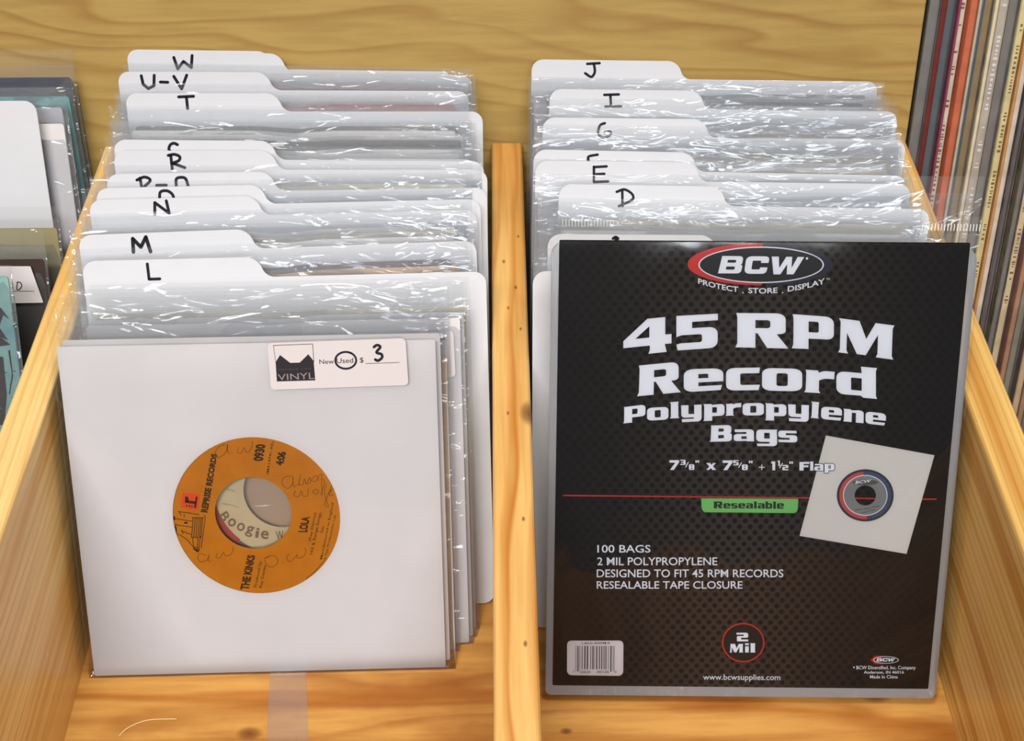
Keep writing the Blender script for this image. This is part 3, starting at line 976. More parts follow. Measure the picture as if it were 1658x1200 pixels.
ink.text('SQUARE CAT', st(148, 352), st(415, 343), st(147, 338), st(415, 329), bold=-0.01)
ink.build('logo_small_word', plain('dim_print', (84, 78, 82), 0.6), sk)
ink = Ink(F0, NS + .00006)
ink.text('New', st(476, 300), st(590, 297), st(474, 264), st(588, 260), bold=0.004)
ink.text('Used', st(612, 293), st(742, 290), st(610, 255), st(741, 250), bold=0.004)
ink.text('$', st(795, 294), st(825, 292), st(793, 248), st(823, 246), bold=0.004)
ink.stroke([st(840, 296), st(1105, 287)], 0.8, False)
ink.build('sticker_print', M['ink'], sk)
ink = Ink(F0, NS + .00014)
cc = [st(683 + 82 * math.cos(a), 270 + 66 * math.sin(a)) for a in [math.radians(-70 + k * 15) for k in range(26)]]
ink.stroke(cc, 3.2)
ink.stroke([st(905, 165), st(930, 150), st(956, 165), st(925, 207), st(965, 222), st(968, 250), st(938, 272), st(916, 264)], 4.3)
ink.build('marker_price', M['marker'], sk)

# ------------------------------------------------------------------ singles stacked right behind the front one
LF = lf[-1]
TALL = [bag_mesh('poly_bag', PAPER_W + .004, h_, h_ - .168, 80 + i_, thick=.0017, amp=.0008) for i_, h_ in enumerate((.190, .189, .187, .186))]
for t_ in TALL:
    t_.materials.append(M['bag'])
def sleeve_at(brpx, yaw_src, lean, w):
    p = on_z(brpx[0], brpx[1], 0)
    return Frame(p - yaw_src.U * w, yaw_src.U, lean)


F1 = sleeve_at((729, 1068), F0, math.radians(33.4), PAPER_W)
second = empty('bagged_single', F1, 'white sleeve with cream label seen through the hole of the orange label', 'record')
c1 = F1.px(432, 815)
d1c = F1.px(457, 797)
holed_sleeve(second, F1, PAPER_W, PAPER_H, c1, 0.0430, M['paper'])
dd, ll = disc(second, d1c, RH, 0.0400, M['labelcream'], 0.066)
ink = Ink(F1, 0.00066)
for ch, (x, y), ang, hh in [('B', (432, 612), 58, 62), ('o', (480, 652), 38, 56), ('o', (540, 682), 27, 56), ('g', (597, 712), 18, 74), ('i', (650, 722), 10, 66), ('e', (700, 735), 6, 56), ('W', (800, 738), -6, 60)]:
    a = math.radians(ang)
    ux, uy = math.cos(a), math.sin(a)
    vx, vy = math.sin(a), -math.cos(a)
    ww = 24 if ch == 'i' else 52
    q = [(x + sx * ww / 2 * ux + sy * hh / 2 * vx, y + sx * ww / 2 * uy + sy * hh / 2 * vy) for sy in (-1, 1) for sx in (-1, 1)]
    ink.text(ch, *[lp(*p) for p in q], bold=0.015)
ink.stroke([lp(415, 525), lp(470, 535), lp(530, 552)], 0.7)
for k in range(4):
    ink.stroke([lp(448 + 14 * k, 425 + k * 4), lp(452 + 14 * k, 434 + k * 4)], 0.9)
ink.build('printed_label_text', M['browntype'], dd)
for nm, r0, r1, a0, a1, mt in (('red_label_rim', .0330, .0375, 190, 228, 'crimson'), ('purple_label_rim', .0335, .0375, 228, 268, 'purple')):
    ink = Ink(F1, 0.00064)
    A = [math.radians(a0 + (a1 - a0) * k / 16) for k in range(17)]
    ink.loops([[(d1c[0] + r1 * math.cos(a), d1c[1] + r1 * math.sin(a)) for a in A] + [(d1c[0] + r0 * math.cos(a), d1c[1] + r0 * math.sin(a)) for a in reversed(A)]])
    ink.build(nm, M[mt], dd)
b1 = link('poly_bag', TALL[3], None, second)
b1.location = (-.002, -.0004, 0)

specs = [((738, 1055), 'kraft'), ((760, 1043), 'paper'), ((766, 1032), 'paper'), ((770, 1020), 'cream')]
for i, (pp, kind) in enumerate(specs):
    f = sleeve_at(pp, lerp_frame(F0, LF, (i + 1.5) / 6), math.radians(33.4), PAPER_W + .002)
    lab = ['kraft sleeve in a clear bag, third from the front of the L section', 'white bagged single with a price sticker edge peeping out beside the front sleeve',
           'clear bagged white single just behind the one with the peeping sticker', 'cream bagged single right in front of the L tab card'][i]
    r = bagged_single(f, lab, None, kind, du=.0, mesh=TALL[i])
    if i == 0:
        for c_ in r.children:
            if c_.name.startswith('paper'):
                c_.scale.y = .91
    if i == 1:
        q = flat_part(f, 0.0016, 'price_sticker', [(640, 620), (738, 612), (734, 537), (640, 541)], M['stick'], r)
        k = Ink(f, 0.0017)
        k.stroke([(707, 551.5), (719, 550.5)], 3.6, False)
        k.stroke([(660, 579), (720, 577.8)], 0.8, False)
        k.build('marker_price', M['marker'], q)
    LASTF = f

# ------------------------------------------------------------------ the pack of polypropylene bags
pbl, pbr = on_z(896, 1117, 0), on_z(1510, 1123, 0)
FB = Frame(pbl, pbr - pbl, math.radians(35))
PW = (pbr - pbl).length
PT = 0.0075
# insert plane: front face of the stack
NB = PT
print('PACK', pbl, pbr, PW, [FB.px(*p, NB) for p in ((902, 389), (1567, 397), (898, 1112), (1505, 1117))])
i0, i1 = FB.px(898, 1111, NB), FB.px(1505, 1117, NB)
i2, i3 = FB.px(902, 389, NB), FB.px(1567, 397, NB)
iu0, iu1 = (i0[0] + i2[0]) / 2, (i1[0] + i3[0]) / 2
iv0, iv1 = (i0[1] + i1[1]) / 2, (i2[1] + i3[1]) / 2
pack = empty('bag_pack', FB, 'clear pack of polypropylene record bags with a black printed insert', 'bag pack')


def insert_material():
    m, nt, N, L, p = new_mat('black_mesh_print')
    tc = N.new('ShaderNodeTexCoord')
    sep = N.new('ShaderNodeSeparateXYZ')
    L.new(tc.outputs['Object'], sep.inputs[0])
    sx, sy = 0.00500, 0.00580

    def math_(op, a, b=None):
        n = N.new('ShaderNodeMath'); n.operation = op
        for i, v in enumerate((a, b)):
            if v is None:
                continue
            if isinstance(v, (int, float)):
                n.inputs[i].default_value = v
            else:
                L.new(v, n.inputs[i])
        return n.outputs[0]

    def grid(ox, oy):
        fx = math_('SUBTRACT', math_('FRACT', math_('ADD', math_('DIVIDE', sep.outputs[0], sx), 10 + ox)), 0.5)
        fy = math_('SUBTRACT', math_('FRACT', math_('ADD', math_('DIVIDE', sep.outputs[1], sy), 10 + oy)), 0.5)
        fx = math_('MULTIPLY', fx, sx); fy = math_('MULTIPLY', fy, sy)
        return math_('SQRT', math_('ADD', math_('MULTIPLY', fx, fx), math_('MULTIPLY', fy, fy)))
    d = math_('MINIMUM', grid(0, 0), grid(0.5, 0.5))
    mr = N.new('ShaderNodeMapRange')
    mr.inputs['From Min'].default_value = 0.0009; mr.inputs['From Max'].default_value = 0.0016
    L.new(d, mr.inputs['Value'])
    # the printed glow behind the mesh: two soft vertical lobes in the middle of the sheet
    ex = math_('DIVIDE', math_('SUBTRACT', sep.outputs[0], (iu0 + iu1) / 2 - 0.004), 0.062)
    g = math_('POWER', 2.718, math_('MULTIPLY', math_('MULTIPLY', ex, ex), -1.6))
    mx = N.new('ShaderNodeMixRGB')
    mx.inputs[1].default_value = srgb(17, 15, 16)
    mx.inputs[2].default_value = srgb(60, 52, 46)
    L.new(math_('MULTIPLY', g, 1.0), mx.inputs[0])
    m2 = N.new('ShaderNodeMixRGB')
    m2.inputs[1].default_value = srgb(14, 12, 13)
    L.new(mr.outputs[0], m2.inputs[0])
    L.new(mx.outputs[0], m2.inputs[2])
    L.new(m2.outputs[0], p.inputs['Base Color'])
    p.inputs['Roughness'].default_value = 0.6
    p.inputs['Specular IOR Level'].default_value = 0.12
    return m


ins = link('printed_insert', slab_mesh('printed_insert', [rounded([(iu0, iv0, .0006), (iu1, iv0, .0006), (iu1, iv1, .0006), (iu0, iv1, .0006)], 2)], NB - .0006, NB), insert_material(), pack)
# the stack of folded bags behind the insert, seen as a milky edge all round
su0, su1, sv0, sv1 = iu0 - .0035, iu1 + .0042, 0.0004, iv1 + .0005
bm = bmesh.new()
slab(bm, [rounded([(su0, sv0, .003), (su1, sv0, .003), (su1, sv1 - .002, .008), (su0, sv1 - .002, .006)], 5)], 0.0006, NB - .0010)
link('bag_stack', from_bm('bag_stack', bm), M['bag_thick'], pack)
bm = bmesh.new()
# outer wrapper: a smooth front sheet bulging a little over the stack plus rim
nu, nv = 30, 30
rows = []
for j in range(nv + 1):
    row = []
    for i in range(nu + 1):
        s, t = (1 - math.cos(math.pi * i / nu)) / 2, (1 - math.cos(math.pi * j / nv)) / 2
        u = su0 - .0012 + (su1 - su0 + .003) * s
        v = sv0 + (sv1 - sv0 - .001) * t
        du_ = min(u - (su0 - .0012), (su1 + .0018) - u)
        n = NB + .0005 - .0022 * max(0, 1 - du_ / .0026) ** 2 + .0002 * noise.noise(Vector((u * 40, v * 40, 2)))
        row.append(bm.verts.new((u, v, n)))
    rows.append(row)
for j in range(nv):
    for i in range(nu):
        bm.faces.new((rows[j][i], rows[j][i + 1], rows[j + 1][i + 1], rows[j + 1][i]))
link('outer_bag', from_bm('outer_bag', bm, True), M['bag_flat'], pack)

white_ink = plain('white_print', (226, 228, 236), 0.5, 0.3, 0.01)
red_ink = plain('red_print', (196, 40, 34), 0.5, 0.3, 0.03)
navy_ink = plain('navy_print', (24, 24, 48), 0.5, 0.3, 0.03)
green_ink = plain('green_print', (116, 186, 104), 0.5, 0.3, 0.03)
black_ink = plain('black_print', (14, 12, 16), 0.5, 0.3, 0.03)
n1 = NB + .00006
# outlines first: lettering list with quads traced from the sheet
A_, B_ = (990, 490), (1220, 490)
def ga(x, y): return (A_[0] + x / 5, A_[1] + y / 5)
def gb(x, y): return (B_[0] + x / 5, B_[1] + y / 5)
big = [
    ('4', ga(95, 445), ga(485, 405), ga(95, 160), ga(485, 122)),
    ('5', ga(524, 398), ga(858, 375), ga(524, 118), ga(860, 100)),
    ('R', gb(-150, 372), gb(280, 382), gb(-150, 94), gb(280, 98)),
    ('P', gb(306, 380), gb(648, 394), gb(308, 103), gb(648, 128)),
    ('M', gb(682, 412), gb(1128, 472), gb(690, 136), gb(1138, 196)),
    ('R', ga(206, 768), ga(560, 735), ga(214, 520), ga(560, 486)),
    ('e', ga(584, 736), ga(904, 716), ga(584, 550), ga(904, 540)),
    ('c', ga(926, 722), ga(1200, 718), ga(926, 540), ga(1200, 535)),
    ('o', gb(66, 722), gb(392, 728), gb(68, 538), gb(392, 546)),
    ('r', gb(406, 735), gb(655, 750), gb(414, 552), gb(655, 570)),
    ('d', gb(668, 760), gb(998, 790), gb(668, 510), gb(998, 540)),
    ('P', ga(94, 988), ga(274, 968), ga(96, 856), ga(274, 834)),
    ('o', ga(287, 966), ga(460, 956), ga(287, 862), ga(460, 852)),
    ('l', ga(472, 948), ga(548, 944), ga(472, 816), ga(546, 810)),
    ('y', ga(562, 978), ga(728, 970), ga(562, 842), ga(728, 834)),
    ('p', ga(742, 968), ga(914, 962), ga(742, 832), ga(914, 826)),
    ('r', ga(922, 926), ga(1050, 922), ga(922, 830), ga(1050, 822)),
    ('o', ga(1060, 924), ga(1232, 922), ga(1060, 824), ga(1232, 822)),
    ('p', gb(92, 962), gb(264, 968), gb(92, 824), gb(264, 830)),
    ('y', gb(278, 968), gb(444, 976), gb(278, 832), gb(446, 840)),
    ('l', gb(460, 942), gb(526, 948), gb(466, 810), gb(534, 816)),
    ('e', gb(544, 952), gb(712, 966), gb(546, 850), gb(714, 862)),
    ('n', gb(722, 970), gb(888, 986), gb(724, 868), gb(890, 882)),
    ('e', gb(904, 988), gb(1066, 1006), gb(904, 890), gb(1070, 908)),
    ('B', ga(794, 1136), ga(972, 1132), ga(800, 1004), ga(974, 1000)),
    ('a', ga(988, 1132), ga(1152, 1132), ga(988, 1036), ga(1152, 1034)),
    ('g', gb(20, 1170), gb(190, 1172), gb(20, 1036), gb(190, 1038)),
    ('s', gb(198, 1138), gb(352, 1142), gb(198, 1044), gb(352, 1048)),
]
halo = Ink(FB, n1)
ink = Ink(FB, n1 + .00012)
for ch, a, b, c, d in big:
    ink.glyph(ch, a, b, c, d)
    m_ = Vector((sum(p[0] for p in (a, b, c, d)) / 4, sum(p[1] for p in (a, b, c, d)) / 4))
# size line: 7 3/8" x 7 5/8" + 1 1/2" Flap
AZ = (1070, 735); KZ = 1658 / 290
def sz(x, y): return (AZ[0] + x / KZ, AZ[1] + y / KZ)
def szg(ch, x0, x1, yt, yb):
    ink.glyph(ch, sz(x0, yb), sz(x1, yb), sz(x0, yt), sz(x1, yt))
szg('7', 78, 168, 68, 158); szg('3', 178, 228, 64, 112); szg('8', 258, 308, 106, 158); szg('"', 316, 366, 70, 120); szg('"', 336, 386, 70, 120)
szg('x', 418, 510, 94, 158); szg('7', 570, 662, 70, 160); szg('5', 668, 718, 68, 116); szg('8', 748, 802, 108, 160); szg('"', 810, 860, 74, 124); szg('"', 830, 880, 74, 124)
szg('1', 1016, 1066, 80, 162); szg('1', 1076, 1106, 72, 122); szg('2', 1122, 1178, 112, 162); szg('"', 1184, 1234, 80, 130); szg('"', 1204, 1254, 80, 130)
for q in ([(228, 132), (252, 88)], [(718, 134), (744, 92)], [(1098, 138), (1122, 96)], [(908, 134), (956, 134)], [(932, 112), (932, 156)]):
    ink.stroke([sz(*p) for p in q], 1.6, False)
szg('F', 1280, 1372, 84, 164); szg('l', 1376, 1412, 80, 164)
for ch, x0, x1, yt, yb in (('a', 1418, 1502, 102, 166), ('p', 1508, 1604, 100, 186)):
    szg(ch, x0, x1, yt, yb)
# feature lines
for s, x0, x1, yt, yb in [('100 BAGS', 967, 1053, 884, 896.5), ('2 MIL POLYPROPYLENE', 967, 1161, 904, 917), ('DESIGNED TO FIT 45 RPM RECORDS', 966, 1268, 923.5, 936.5), ('RESEALABLE TAPE CLOSURE', 966, 1202, 942.5, 955)]:
    ink.box_text(s, x0, x1, yt, yb, bold=0.010)
ink.box_text('www.bcwsupplies.com', 1138, 1263, 1093, 1105, bold=0.008, slope=.6)
ink.glyph('2', (1193, 1040), (1211, 1040), (1192, 1026), (1211, 1026))
ink.glyph('M', (1181, 1058), (1203, 1058), (1182, 1044), (1203, 1044)); ink.glyph('i', (1206, 1058), (1212, 1058), (1206, 1044), (1212, 1044)); ink.gbox('l', 1214, 1223, 1043, 1058)
ink.poly([(1206, 1043), (1212, 1043), (1212, 1046), (1206, 1046)])
for s, x0, x1, yt, yb in [('BCW Diversified, Inc. Company', 1386, 1482, 1079.5, 1087), ('Anderson, IN 46016', 1398, 1463, 1087.5, 1093), ('Made In China', 1408, 1453, 1094.5, 1100)]:
    ink.box_text(s, x0, x1, yt, yb, bold=0.012)
ink.poly(circle(1382, 1082, 1.3, 10))
# brand word in the oval
AO = (1100, 390); KO = 1658 / 260
def ov(x, y): return (AO[0] + x / KO, AO[1] + y / KO)
ink.glyph('#', ov(396, 350), ov(632, 350), ov(440, 170), ov(668, 172))
ink.glyph('C', ov(664, 354), ov(892, 354), ov(690, 172), ov(932, 174))
ink.glyph('W', ov(945, 360), ov(1240, 360), ov(950, 176), ov(1286, 180))
ink.poly(circle(*ov(1314, 196), 2.0, 12))


def arch(cx_, cy_, k):
    return lambda x, y: (x, y - k * (x - cx_) ** 2)


wp = arch(1232, 0, 0.00155)
for s, x0, x1 in (('PROTECT', 1130, 1195), ('STORE', 1211, 1258.5), ('DISPLAY', 1275, 1335)):
    ink.box_text(s, x0, x1, 468.5, 477.5, bold=0.02, warp=wp)
for x in (1202.5, 1266.5):
    ink.poly([(x - 1, 475), (x + 1, 475), (x + 1, 477), (x - 1, 477)])
ink.box_text('TM', 1337, 1343, 452.5, 455.5, bold=0.0)
# logo oval outline
ell = lambda cx_, cy_, rx, ry, n=64: [(cx_ + rx * math.cos(2 * math.pi * k / n), cy_ + ry * math.sin(2 * math.pi * k / n)) for k in range(n)]
ink.poly(ell(1232, 431, 101.5, 29.5), list(reversed(ell(1232, 431, 99.3, 27.6))))
ink.poly(ell(1434, 1070, 20.5, 5.8), list(reversed(ell(1434, 1070, 19.2, 5.0))))
ink.glyph('#', (1418, 1072.5), (1427, 1072.5), (1420, 1067), (1428, 1067)); ink.glyph('C', (1427.5, 1072.5), (1436, 1072.5), (1429, 1067), (1438, 1067)); ink.glyph('W', (1437, 1072.5), (1447, 1072.5), (1438, 1067), (1449, 1067))
ink.build('white_lettering', white_ink, ins)
# red side of the oval, navy side, black inside
ink = Ink(FB, n1)
red_o = [(1228 + 115 * math.cos(a), 430 + 34 * math.sin(a)) for a in [math.radians(88 + k * 184 / 40) for k in range(41)]]
red_i = [(1232 + 100 * math.cos(a), 431 + 28.5 * math.sin(a)) for a in [math.radians(88 + k * 184 / 40) for k in range(41)]]
ink.poly(red_o + list(reversed(red_i)))
ink.poly([(1431 - 22 + 0, 1070), (1416, 1063.5), (1432, 1063), (1420, 1066), (1414.5, 1070), (1420, 1074), (1432, 1077), (1416, 1076.5)])
ink.stroke([(912, 804), (1112, 806), (1310, 808)], 2.2, False)
ink.stroke([(1492, 810), (1515, 810)], 2.2, False)
ink.poly(ell(1203, 1042, 34.5, 32), list(reversed(ell(1203, 1042, 32, 29.5))))
ink.build('red_print', red_ink, ins)
ink = Ink(FB, n1)
nav_o = [(1234 + 114 * math.cos(a), 431 + 34 * math.sin(a)) for a in [math.radians(-88 + k * 172 / 40) for k in range(41)]]
nav_i = [(1232 + 100 * math.cos(a), 431 + 28.5 * math.sin(a)) for a in [math.radians(-88 + k * 172 / 40) for k in range(41)]]
ink.poly(nav_o + list(reversed(nav_i)))
ink.build('navy_print', navy_ink, ins)
ink = Ink(FB, n1 + .00003)
ink.poly(ell(1232, 431, 100, 28.4))
ink.poly(ell(1203, 1042, 32, 29.5))
ink.build('black_print', black_ink, ins)
ink = Ink(FB, n1 + .00004)
tabp = rounded([(1135, 808.5), (1292, 809.5), (1291, 832.5, 7), (1136, 831, 7)], 4)
ink.poly(tabp)
ink.build('green_print', green_ink, ins)
ink = Ink(FB, n1 + .0001)
x = 1155.0
for ch, wd in zip('Resealable', (16, 12.5, 11.5, 12.5, 12.5, 6.5, 12.5, 12, 6.5, 12.5)):
    tall = ch in 'Rlb'
    ink.glyph(ch, (x, 824.8 + (x - 1155) * .006), (x + wd - 1.2, 824.8 + (x - 1155) * .006), (x, 813.8 if tall else 816.6), (x + wd - 1.2, 813.8 if tall else 816.6))
    x += wd
ink.build('resealable_lettering', plain('dark_green_print', (28, 44, 26), 0.5), ins)
# bar code panel
ink = Ink(FB, n1)
AC = (910, 1030); KC = 1658 / 110
def bc(x, y): return (AC[0] + x / KC, AC[1] + y / KC)
ink.poly(rounded([(*bc(122, 132), 7), (*bc(1495, 130), 7), (*bc(1490, 992), 8), (*bc(118, 975), 8)], 5))
ink.build('barcode_panel', plain('barcode_white', (222, 212, 212), 0.5), ins)
ink = Ink(FB, n1 + .00006)
for x0, x1, yb in [(372, 392, 885), (408, 420, 885), (440, 446, 830), (482, 498, 830), (545, 572, 830), (606, 634, 830), (694, 708, 830), (742, 768, 830), (790, 798, 830), (834, 858, 830), (902, 922, 830), (958, 980, 830), (1012, 1022, 830), (1032, 1042, 830), (1056, 1064, 830), (1074, 1086, 830), (1128, 1138, 830), (1180, 1206, 890), (1240, 1250, 885), (1266, 1276, 885), (330, 340, 885)]:
    ink.poly([bc(x0, 262), bc(x1, 262), bc(x1 - 4, yb), bc(x0 - 4, yb)])
ink.text('1-BAG-45RPM-R', bc(480, 220), bc(1172, 215), bc(480, 172), bc(1172, 165), bold=0.01)
for s, x0, x1 in (('7', 262, 290), ('22626', 435, 690), ('00126', 850, 1145), ('0', 1285, 1325)):
    ink.text(s, bc(x0, 925), bc(x1, 922), bc(x0, 865), bc(x1, 862), bold=0.0)
ink.build('barcode_print', black_ink, ins)
# the pictured sleeve on the insert: white square with a little record
ink = Ink(FB, n1 + .00004)
AP = (1040, 690); KP = 1658 / 520
def pp_(x, y): return (AP[0] + x / KP, AP[1] + y / KP)
cP = pp_(1149, 363)
ink.poly([pp_(946, 54), pp_(1506, 156), pp_(1362, 665), pp_(810, 572)], list(reversed(ell(cP[0], cP[1], 17.2, 16.2, 40))))
ink.build('pictured_sleeve', plain('warm_white_print', (206, 202, 198), 0.5, 0.3, 0.01), ins)
ink = Ink(FB, n1 + .00008)
ink.poly(ell(cP[0], cP[1], 46, 42.2), list(reversed(ell(cP[0], cP[1], 42, 38.5))))
ink.build('pictured_record_edge', plain('dark_slate_print', (48, 48, 62), 0.5), ins)
half = lambda r0x, r0y, r1x, r1y, a0, a1: [(cP[0] + r1x * math.cos(math.radians(a0 + (a1 - a0) * k / 24)), cP[1] + r1y * math.sin(math.radians(a0 + (a1 - a0) * k / 24))) for k in range(25)] + \
    [(cP[0] + r0x * math.cos(math.radians(a0 + (a1 - a0) * k / 24)), cP[1] + r0y * math.sin(math.radians(a0 + (a1 - a0) * k / 24))) for k in range(24, -1, -1)]
for nm, a0, a1, rgb in (('pictured_red_rim', 86, 266, (188, 76, 74)), ('pictured_blue_rim', -94, 86, (62, 78, 104))):
    ink = Ink(FB, n1 + .00010)
    ink.poly(half(36, 33, 42, 38.5, a0, a1))
    ink.build(nm, plain(nm, rgb, 0.5), ins)
ink = Ink(FB, n1 + .00010)
ink.poly(ell(cP[0], cP[1], 36, 33), list(reversed(ell(cP[0], cP[1], 34.8, 31.8))))
q = [(cP[0] - 16 + 26 * a, cP[1] - 18.5 - 2.6 * a) for a in (0, 1)]
ink.text('BCW', (q[0][0], q[0][1]), (q[1][0] - 2, q[1][1]), (q[0][0] + 1, q[0][1] - 5), (q[1][0], q[1][1] - 5), bold=0.02)
ink.build('pictured_white_ring', white_ink, ins)
ink = Ink(FB, n1 + .00008)
ink.poly(ell(cP[0], cP[1], 34.8, 31.8), list(reversed(ell(cP[0], cP[1], 17.2, 16.2))))
ink.build('pictured_grey_label', plain('grey_label_print', (128, 128, 128), 0.5), ins)
ink = Ink(FB, n1 + .00009)
ink.poly([(x + 0, y) for x, y in ell(cP[0], cP[1] - 21, 21, 4.6, 24)])
for dx0, dx1, dy in ((-16, -6, 24), (-3, 9, 22), (11, 23, 19), (-6, 3, 28), (5, 16, 25)):
    ink.stroke([(cP[0] + dx0, cP[1] + dy), (cP[0] + dx1, cP[1] + dy - 1.5)], 1.4, False)
ink.build('pictured_dark_oval', plain('dim_grey_print', (86, 86, 86), 0.5), ins)
ink = Ink(FB, n1)
ink.stroke([(1384, 808.6), (1416, 809)], 2.2, False)
ink.build('red_line', red_ink, ins)
# dark outlines round the two letters that stand on the pictured sleeve
ink = Ink(FB, n1 + .00009)
for ch, x0, x1, yt, yb in (('a', 1418, 1502, 102, 166), ('p', 1508, 1604, 100, 186)):
    for dx, dy in ((-6, 0), (6, 0), (0, -6), (0, 6), (4, 4), (-4, 4), (4, -4), (-4, -4)):
        ink.glyph(ch, sz(x0 + dx, yb + dy), sz(x1 + dx, yb + dy), sz(x0 + dx, yt + dy), sz(x1 + dx, yt + dy))
ink.build('letter_outline', black_ink, ins)

# ------------------------------------------------------------------ two loose wide bags flaring over the right rail
for i, (a, b, lab) in enumerate([((862, 284), (1450, 287), 'wide clear empty bag flaring over the right rail in front of the E tab card'),
                                 ((866, 345), (1480, 352), 'wide clear empty bag with a pleated seam just behind the black bag pack')]):
    H_ = 0.184
    f = clamp(card_frame(a, b, H_), 0.19)
    root = empty('empty_bag', f, lab, 'bag', 'loose wide clear bags')
    me = bag_mesh('poly_bag', f.tab - .006, H_, 0.016, 50 + i, thick=0.0010, amp=0.0006, nu=34, nv=26, flare=(0.150, 0.166, 0.0, 0.052 if i == 0 else 0.040))
    link('poly_bag', me, M['bag'], root)
    if i == 1:
        k = Ink(f, 0.0012)
        for g0, g1 in ((0.014, 0.040), (f.tab + 0.004, f.tab + 0.034)):
            u = g0
            while u < g1:
                k.loops([[(u, .177), (u + .0004, .177), (u + .0004, .1805), (u, .1805)]])
                u += .0016
        tag(k.build('pleated_seam', plain('pale_crimp', (236, 238, 240), 0.4), root), kind='stuff')

# ------------------------------------------------------------------ tape and scuff on the bottom board
M['scuff'] = plain('pale_scuff', (232, 198, 142), 0.7)
FF = Frame(Vector((0, 0.2, 0)), Vector((1, 0, 0)), math.pi / 2)
tp = [floor_px(*p) for p in ((437, 1092), (496, 1090), (500, 1199), (432, 1199))]
bm = bmesh.new()
slab(bm, [tp], 0.0001, 0.00025)
o = link('tape_strip', from_bm('tape_strip', bm), M['tape'])
tag(o, 'strip of clear tape stuck on the bin floor below the front record', 'tape')
ink = Ink(FF, 0.0003)
ink.stroke([(192, 1192), (208, 1178), (240, 1166), (286, 1164)], 1.5)
o = ink.build('scuff_mark', M['scuff'], bin_)
o.matrix_local = FF.matrix()

# ------------------------------------------------------------------ neighbours on the left
def sheet_tr(tr, slope, w, h, lean, z0=0.0):
    z = h * math.cos(lean) + z0
    a = on_z(tr[0], tr[1], z)
    u = Vector((1, slope, 0)).normalized()
    back = Vector((-u.y, u.x, 0))
    base = a - back * h * math.sin(lean) - u * w
    base.z = z0
    return Frame(base, u, lean)


def left_bagged(tr, h, lean, kind, label, w=0.178, bagpad=0.006, extra=None, flap=0.012, slope=0.0, cat='record'):
    f = sheet_tr(tr, slope, w, h, math.radians(lean))
    root = empty('bagged_single', f, label, cat)
    bm = bmesh.new()
    slab(bm, [rounded([(0, 0, .001), (w, 0, .001), (w, h, .0015), (0, h, .0015)], 2)], -.0006, .0006)
    link('paper_sleeve', from_bm('paper_sleeve', bm), M[kind], root)
    me = bag_mesh('poly_bag', w + bagpad, h + flap, flap, random.random() * 40, amp=.0007)
    b = link('poly_bag', me, M['bag'], root)
    b.location = (-bagpad / 2, -.0005, 0)
    return f, root


left_bagged((115, 127), 0.176, 21.5, 'navy', 'navy single in a dark edged clear bag against the back board, left bin', flap=0.016)
left_bagged((112, 158), 0.172, 22.5, 'teal', 'teal bagged single with its edge showing beside the left rail')
f_, r_ = left_bagged((101, 176), 0.170, 24.0, 'grey', 'pale grey bagged single in front of the teal one')
left_bagged((104, 202), 0.170, 28, 'paper', 'white bagged single behind the blank white tab card of the left bin')
fl = sheet_tr((58, 165), 0.0, CARD_W, CARD_H, math.radians(28))
cl = empty('divider_card', fl, 'white divider card with a rounded corner in the left bin', 'divider card')
link('card', slab_mesh('card', [rounded([(0, 0, .006), (CARD_W, 0, .006), (CARD_W, CARD_H, .0065), (0, CARD_H, .0065)], 6)], -CARD_T / 2, CARD_T / 2), M['card'], cl)
left_bagged((93, 371), 0.152, 31, 'olive', 'khaki paper single in a clear bag beside the left rail', flap=0.012, bagpad=.003)
fd, rd = left_bagged((72, 421), 0.153, 32, 'brown', 'dark brown bagged single carrying a white price sticker, left bin', flap=0.016, bagpad=.003)
q = flat_part(fd, 0.0026, 'price_sticker', [(-60, 494), (71, 492), (50, 433), (-60, 433)], M['stick'], rd, r=.0006)
k = Ink(fd, 0.00268)
k.stroke([(29, 459), (28, 470), (33, 470), (36, 464), (33, 459), (28, 459)], 1.6)
k.stroke([(21, 460), (22, 470)], 1.6, False)
k.stroke([(-30, 473), (56, 473.5)], 0.8, False)
k.build('marker_price', M['marker'], q)


def art_material():
    m, nt, N, L, p = new_mat('teal_splatter_art')
    tc = N.new('ShaderNodeTexCoord')
    def nz(scale, lo, hi, det=5):
        n = N.new('ShaderNodeTexNoise'); n.inputs['Scale'].default_value = scale; n.inputs['Detail'].default_value = det
        n.inputs['Roughness'].default_value = 0.7
        L.new(tc.outputs['Object'], n.inputs['Vector'])
        r = N.new('ShaderNodeValToRGB'); r.color_ramp.elements[0].position = lo; r.color_ramp.elements[1].position = hi
        L.new(n.outputs['Fac'], r.inputs['Fac'])
        return r
    a = nz(40, .35, .7)
    a.color_ramp.elements[0].color = srgb(108, 160, 166); a.color_ramp.elements[1].color = srgb(150, 186, 180)
    b = nz(260, .63, .66, 3)
    mx = N.new('ShaderNodeMixRGB'); L.new(b.outputs['Color'], mx.inputs[0]); L.new(a.outputs['Color'], mx.inputs[1])
    mx.inputs[2].default_value = srgb(26, 22, 26)
    L.new(mx.outputs[0], p.inputs['Base Color'])
    p.inputs['Roughness'].default_value = 0.4
    return m


M['art'] = art_material()
fa, ra = left_bagged((14, 449), 0.170, 33, 'art', 'teal picture sleeve with black splatter art at the left edge', flap=0.006, bagpad=.004)
k = Ink(fa, 0.0007)
for pts in ([(-20, 505), (2, 500), (16, 519), (6, 512), (0, 530), (-20, 540)], [(-20, 540), (0, 532), (14, 553), (2, 548), (18, 560), (-20, 566)],
            [(-20, 575), (6, 580), (12, 640), (8, 690), (-20, 690)], [(14, 570), (17, 568), (22, 610), (17, 640), (15, 640), (20, 608)]):
    k.poly(pts)
k.build('black_art', M['catblack'], ra)

